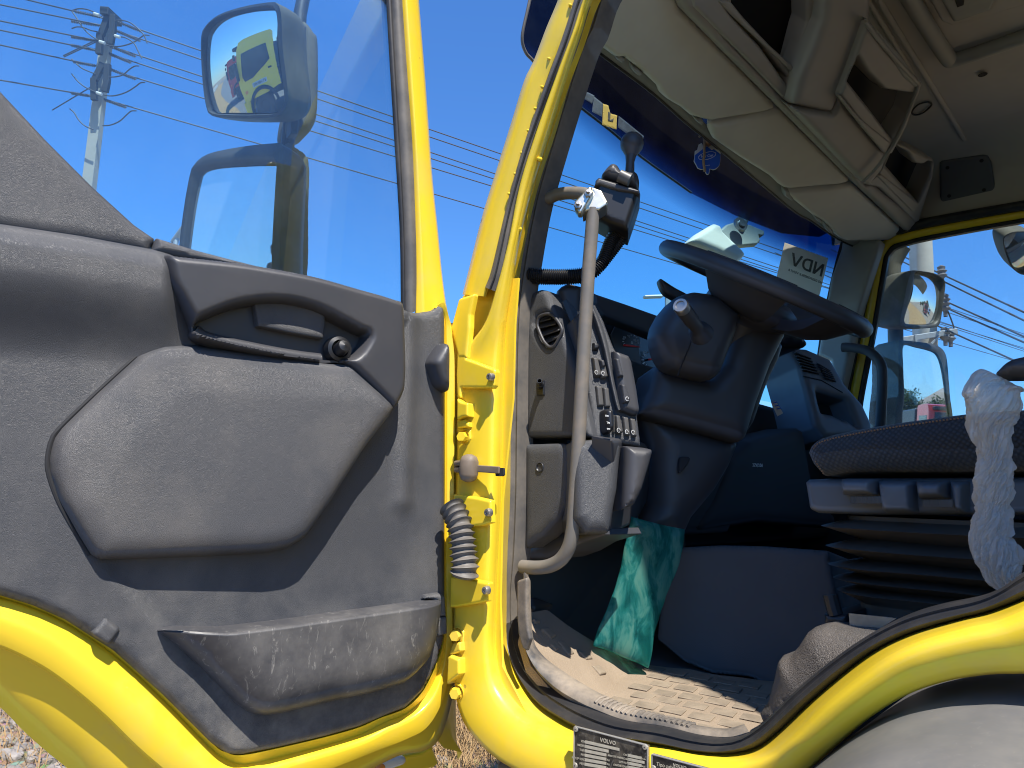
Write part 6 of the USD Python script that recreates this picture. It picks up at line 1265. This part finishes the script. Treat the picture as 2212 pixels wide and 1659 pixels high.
lines = [((60, 0), (226, 40), (250, 46), (719, 230), (1493, 474)), ((0, 10), (220, 55), (250, 66), (719, 243), (1493, 487)), ((0, 45), (211, 88), (240, 100), (719, 283), (1493, 516)),
         ((0, 65), (215, 110), (238, 117), (719, 297), (1493, 525)), ((0, 97), (215, 144), (235, 150), (719, 313), (1493, 533)), ((0, 173), (203, 208), (224, 214), (719, 378), (1493, 579))]
ordn = ['topmost', 'second highest', 'third highest', 'fourth highest', 'fifth highest', 'lowest']
for k, (l0, l1, r0_, r1_, r2_) in enumerate(lines):
    P0 = at([r0_], PD)[0]; P2 = at([r2_], 21.5)[0]
    dirn = (P2 - P0); E = P0 + dirn * 2.6
    # the middle of the span hangs where the photograph shows it
    s_ = np.linspace(0, 1, 80)
    span = P0 + (E - P0) * s_[:, None]
    Q0 = at([l1], PD)[0]; Q1 = at([l0], PD - 1.5)[0]; Q2 = Q1 + (Q1 - Q0) * 3.0
    left = Q0 + (Q2 - Q0) * np.linspace(1, 0, 30)[:, None]
    ln_ = np.vstack([left, span])
    single('overhead_wire', tube(ln_, 0.014, 6), M['cable'], f'{ordn[k]} of the six dark wires running from the utility pole across the sky', 'wire', 'wires of the near pole line', smooth=60)

# ---- the pole across the road, seen through the far window
QD = 11.0
t0 = at(Z('m', [(478, 20)]), QD)[0]; t1 = at(Z('m', [(520, 900)]), QD)[0]
qa = t0 - t1; qf = t1 - qa * (t1[2] / qa[2]); qf[2] = 0; qt = t0 + qa * 0.35
pole2 = thing('utility_pole', 'thick round pale pole with a crossarm behind the far side mirrors', 'utility pole', qf)
ss = np.linspace(0, 1, 20)[:, None]
part(pole2, 'shaft', tube(qf + (qt - qf) * ss, np.linspace(0.20, 0.165, 20), 24), M['concrete'], smooth=70)
p, q_ = at(Z('m', [(290, 838), (785, 760)]), QD - 0.3)
part(pole2, 'crossarm', obox(p, q_, 0.09, 0.09), M['galv'], smooth=False)
for a, b in (((570, 870), (650, 790)), ((430, 790), (440, 860))):
    p, q_ = at(Z('m', [a, b]), QD - 0.35)
    part(pole2, 'brace', obox(p, q_, 0.03, 0.03), M['galv'], smooth=False)
for c in ((690, 810), (735, 820), (660, 275), (690, 560), (690, 520)):
    cc = at(Z('m', [c]), QD - 0.3)[0]
    part(pole2, 'insulator', lathe([(0.02, 0.16), (0.06, 0.13), (0.05, 0.09), (0.08, 0.06), (0.05, 0.03), (0.08, -0.01), (0.03, -0.06), (0.03, -0.14)], cc, (0, 0, 1), 14), M['porcelain'], smooth=50)
part(pole2, 'jumper', tube(at(cr(Z('m', [(705, 570), (735, 640), (760, 710), (775, 770)]), 6), QD - 0.3), 0.012, 6), M['cable'])
for k, (a, b) in enumerate((((660, 268), (885, 372)), ((650, 318), (885, 432)), ((690, 500), (885, 588)), ((700, 560), (885, 642)), ((610, 708), (885, 832)), )):
    P0 = at(Z('m', [a]), QD)[0]; P1 = at(Z('m', [b]), QD - 0.9)[0]
    P2 = P0 + (P1 - P0) * 8; Pm = P0 - (P1 - P0) * 10
    single('overhead_wire', tube(Pm + (P2 - Pm) * np.linspace(0, 1, 30)[:, None], 0.013, 6), M['cable'], f"{['topmost', 'second highest', 'middle', 'second lowest', 'lowest'][k]} of the five wires sloping down past the far side mirrors", 'wire', 'wires of the far pole line', smooth=60)

# ---- street lamps in the distance
def lamp(px_head, px_arm, px_base, d, label):
    h_, a_, b_ = at([px_head, px_arm, px_base], d)
    f_ = b_.copy(); f_[2] = 0
    t = thing('street_lamp', label, 'street lamp', f_, 'distant street lamps')
    ax2 = a_.copy(); ax2[:2] = f_[:2]
    part(t, 'post', tube(np.array([f_, (f_ + ax2) / 2, ax2]), 0.012 * d / 3, 8), M['galv'])
    part(t, 'arm', tube(np.array([ax2, (ax2 + h_) / 2 + np.array([0, 0, 0.05]), h_]), 0.005 * d / 3, 8), M['galv'])
    e_ = nrm(h_ - ax2)
    part(t, 'lamp_head', rbox(h_, (0.9, 0.3, 0.14), axes(e_), 0.06), M['galv'], smooth=60)
lamp(Z('p', [(645, 330)])[0], Z('p', [(755, 318)])[0], Z('p', [(762, 480)])[0], 30.0, 'small street lamp seen through the windscreen left of the steering wheel')
lamp(Z(1, [(1105, 1450)])[0], Z(1, [(1095, 1470)])[0], Z(1, [(1085, 1505)])[0], 28.0, 'small street lamp just left of the lower door mirror')

# ================================================================== what the mirrors look at: the yard with its other trucks
def yard_truck(label, pos, hd, paint, cab_h=2.95, body_paint=None, plate=None, group='trucks parked in the yard'):
    t = thing('parked_truck', label, 'truck', pos, group)
    fx = head(hd); sx_ = head(hd + 90)                       # forward, and towards its right
    W = lambda f, s, z: np.asarray(pos) + fx * f + sx_ * s + np.array([0, 0, z])
    R = np.array([fx, -sx_, [0, 0, 1.0]])
    B = lambda f0, f1, s0, s1, z0, z1, b=0.03: rbox(W((f0 + f1) / 2, (s0 + s1) / 2, (z0 + z1) / 2), (abs(f1 - f0), abs(s1 - s0), z1 - z0), R, b)
    prof = [(1.0, 0.95), (1.06, 1.5), (1.04, 1.75), (0.86, cab_h - 0.25), (0.72, cab_h - 0.04), (0.5, cab_h), (-0.75, cab_h), (-0.85, cab_h - 0.08), (-0.85, 1.05), (-0.2, 0.95)]
    a = np.array([W(f, -1.17, z) for f, z in prof]); b = np.array([W(f, 1.17, z) for f, z in prof])
    cab = part(t, 'cab', slab(b, a[0] - b[0]), paint, smooth=False)
    for s in (-1, 1):
        win = np.array([W(f, s * 1.18, z) for f, z in ((0.80, 1.80), (0.66, cab_h - 0.42), (-0.52, cab_h - 0.40), (-0.60, 2.0), (-0.34, 1.86), (0.30, 1.62), (0.72, 1.62))])
        part(cab, 'side_window', slab(win, -sx_ * s * 0.02), M['lens'], smooth=False)
        part(t, 'door_handle', B(-0.62, -0.46, s * 1.17, s * 1.20, 1.70, 1.76, 0.01), M['black'])
        part(t, 'mirror', B(0.92, 1.06, s * 1.22, s * 1.42, 1.75, 2.35, 0.04), M['black'])
        part(t, 'mirror', B(0.95, 1.05, s * 1.20, s * 1.40, 2.42, 2.62, 0.04), M['black'])
        for f in (0.1, -3.4, -4.7):
            part(t, 'wheel', lathe([(0.0001, 0.1), (0.2, 0.1), (0.24, 0.14), (0.42, 0.16), (0.5, 0.12), (0.52, 0.05), (0.52, -0.12)], W(f, s * 1.0, 0.52), sx_ * s, 28), M['black'], smooth=40)
        arch = [W(0.1 + 0.68 * math.cos(q), s * 1.19, 0.52 + 0.68 * math.sin(q)) for q in np.linspace(0.1, math.pi - 0.1, 16)]
        part(t, 'mudguard', tube(np.array(arch), 0.07, 8), M['black'])
        part(t, 'lamp_side', B(0.72, 0.86, s * 1.17, s * 1.19, 1.22, 1.32, 0.01), M['amber'])
    part(cab, 'windscreen', slab(np.array([W(f, s, z) for f, s, z in ((1.065, -1.05, 1.78), (0.885, -0.98, cab_h - 0.30), (0.885, 0.98, cab_h - 0.30), (1.065, 1.05, 1.78))]), fx * 0.01), M['lens'], smooth=False)
    part(t, 'bumper', B(0.75, 1.14, -1.15, 1.15, 0.45, 0.98, 0.05), paint)
    part(t, 'grille', B(1.05, 1.10, -0.7, 0.7, 1.05, 1.45, 0.02), M['black'])
    for s in (-1, 1): part(t, 'headlight', B(1.12, 1.16, s * 0.65, s * 1.05, 0.66, 0.86, 0.02), M['lamplens'])
    part(t, 'roof_visor', B(0.80, 1.10, -1.05, 1.05, cab_h - 0.22, cab_h - 0.10, 0.03), M['black'])
    part(t, 'chassis', B(-5.6, 0.6, -0.45, 0.45, 0.62, 0.95, 0.02), M['black'])
    part(t, 'body', B(-5.7, -1.1, -1.2, 1.2, 1.05, cab_h - 0.1, 0.06), body_paint or M['black'])
    if plate:
        part(t, 'plate', B(-0.30, 0.42, 1.170, 1.176, 1.30, 1.46, 0.002), M['whitecard'])
        c = [W(0.40, 1.178, 1.44), W(-0.28, 1.178, 1.44), W(-0.28, 1.178, 1.32), W(0.40, 1.178, 1.32)]
        m = text_on(plate, c, 0.8, True, 0.002, width_frac=0.92, pos=(0.04, 0.12))
        # lettering faces away from the truck's side
        part(t, 'lettering', trimesh.Trimesh(m.vertices + sx_ * 0.004, m.faces, process=False), M['ink'], smooth=False)
    return t
M['redpaint'] = plain('red_paint', (0.50, 0.035, 0.025), 0.35, coat=0.4, var=0.1, scale=3.0)
M['whitepaint'] = plain('white_paint', (0.70, 0.70, 0.68), 0.4, coat=0.3)
yard_truck('yellow truck with a plate on its closed door, reflected in the upper door mirror', (2.1, 6.3, 0), 4, M['yellow'], plate='SW MH 75')
yard_truck('red truck farther along the row, reflected at the edge of the upper door mirror', (5.6, 12.8, 0), 6, M['redpaint'])
yard_truck('red truck standing before trees, reflected in the lower mirror of the far door', (-22.0, -15.5, 0), -14, M['redpaint'], cab_h=3.4)
yard_truck('white truck beside the trees, reflected in the lower mirror of the far door', (-33.0, -26.5, 0), 30, M['whitepaint'], body_paint=M['whitepaint'])
yard_truck('orange red truck far off, reflected in the upper mirror of the far door', (-40.0, -30.0, 0), 10, M['redpaint'])
# asphalt lane, verge and fence
asph = plain('worn_asphalt', (0.11, 0.105, 0.10), 0.9, var=0.25, scale=3.0)
def strip(pts, w, z, m, name):
    p = np.asarray(pts, float); d = np.gradient(p, axis=0); n_ = np.stack([-d[:, 1], d[:, 0]], 1); n_ /= np.linalg.norm(n_, axis=1, keepdims=True)
    L = np.c_[p + n_ * w / 2, np.full(len(p), z)]; Rr = np.c_[p - n_ * w / 2, np.full(len(p), z)]
    single(name, grid([L, Rr]), m, kind='structure', smooth=False)
lane = [(-60, 8), (-20, 9), (-4, 10), (3, 13), (8, 22), (17, 40), (52, 110)]
strip(cr(lane, 6), 15.0, 0.004, asph, 'lane')
vg = cr([(4.5, 1.5), (5.8, 5.0), (8.6, 9.6), (13.5, 17.0), (23, 34), (48, 88)], 6)
strip(vg, 5.0, 0.008, verge_m, 'verge')
strip([(-80, -9.0), (-20, -8.0), (0, -8), (30, -8)], 7.0, 0.004, verge_m, 'verge')
fence = thing('fence', 'low pale post and rail fence along the dry verge, reflected in the upper door mirror', 'fence', (14.5, 8.5, 0))
fl_ = np.c_[resample(vg + np.array([3.0, -2.0]), 26), np.zeros(26)]
for p in fl_: part(fence, 'post', rbox(p + np.array([0, 0, 0.6]), (0.12, 0.12, 1.2), None, 0.02), M['whitepaint'])
for z in (0.55, 1.05): part(fence, 'rail', tube(fl_ + np.array([0, 0, z]), 0.05, 6), M['whitepaint'])
# trees and the hill behind them
M['leaf'] = mat('leaves', {'g': ('geometry', {}), 'r': ('rgb_ramp', {'ramp': [(0.0, (0.022, 0.05, 0.016)), (1.0, (0.07, 0.11, 0.035))]}), 'p': ('principled_bsdf', {'roughness': 0.7}), 't': ('translucent_bsdf', {'color': (0.08, 0.14, 0.03)}), 'm': ('mix_closure', {'fac': 0.25})},
                [('g.random_per_island', 'r.fac'), ('r.color', 'p.base_color'), ('p.BSDF', 'm.closure1'), ('t.BSDF', 'm.closure2')], 'm.closure')
M['bark'] = plain('bark', (0.13, 0.09, 0.06), 0.9, var=0.3)
trg = np.random.default_rng(4)
twords = ['tallest dark tree at the left end of the group beyond the red truck', 'round topped tree second from the left beyond the red truck', 'middle tree of the group beyond the red truck', 'broad tree second from the right beyond the red truck', 'smallest tree at the right end of the group beyond the red truck']
for k in range(5):
    H_ = (11, 9, 9.5, 8.5, 6.5)[k]
    base = np.array([0.9, -3.3, 0]) + head(150 + k * 2.6) * (85 + 7 * (k % 2)); base[2] = 0
    tr = thing('tree', twords[k], 'tree', base, 'trees beyond the yard')
    part(tr, 'trunk', tube(base + np.array([[0, 0, 0], [0.1, 0, H_ * 0.3], [0, 0.2, H_ * 0.6], [0.1, 0.1, H_ * 0.85]]), [0.28, 0.2, 0.12, 0.04], 8), M['bark'])
    n_ = 6000; cl_ = trg.normal(0, 1, (26, 3)); cl_ /= np.linalg.norm(cl_, axis=1, keepdims=True)
    cl_ = base + np.array([0, 0, H_ * 0.62]) + cl_ * np.array([H_ * 0.24, H_ * 0.24, H_ * 0.32]) * trg.uniform(0.4, 1, (26, 1))
    c_ = cl_[trg.integers(0, 26, n_)] + trg.normal(0, H_ * 0.05, (n_, 3))
    a_ = trg.normal(0, 0.09, (n_, 3)); b_ = trg.normal(0, 0.09, (n_, 3))
    V = np.stack([c_ - a_, c_ + b_, c_ + a_, c_ - b_], 1).reshape(-1, 3); i_ = np.arange(n_)[:, None] * 4
    part(tr, 'crown', tm((V, np.vstack([i_ + [0, 1, 2], i_ + [0, 2, 3]]))), M['leaf'], smooth=False)
hx = np.linspace(-260, 260, 60); rows = []
for t in np.linspace(0, 1, 12):
    c0_ = head(152) * (700 + 260 * t); sd_ = head(62)
    rows.append(np.array([c0_ + sd_ * x + np.array([0, 0, -1 + (1 - abs(2 * t - 1) ** 1.5) * (70 * math.exp(-((x - 20) / 60) ** 2) + 32 * math.exp(-((x + 110) / 110) ** 2) + 6 * meshkit.fbm(np.array([[x / 25, t * 6, 0]]), 3)[0])]) for x in hx]))
single('hills', grid(rows), plain('dry_hills', (0.17, 0.15, 0.13), 0.95, var=0.2, scale=0.02), kind='structure', smooth=60)
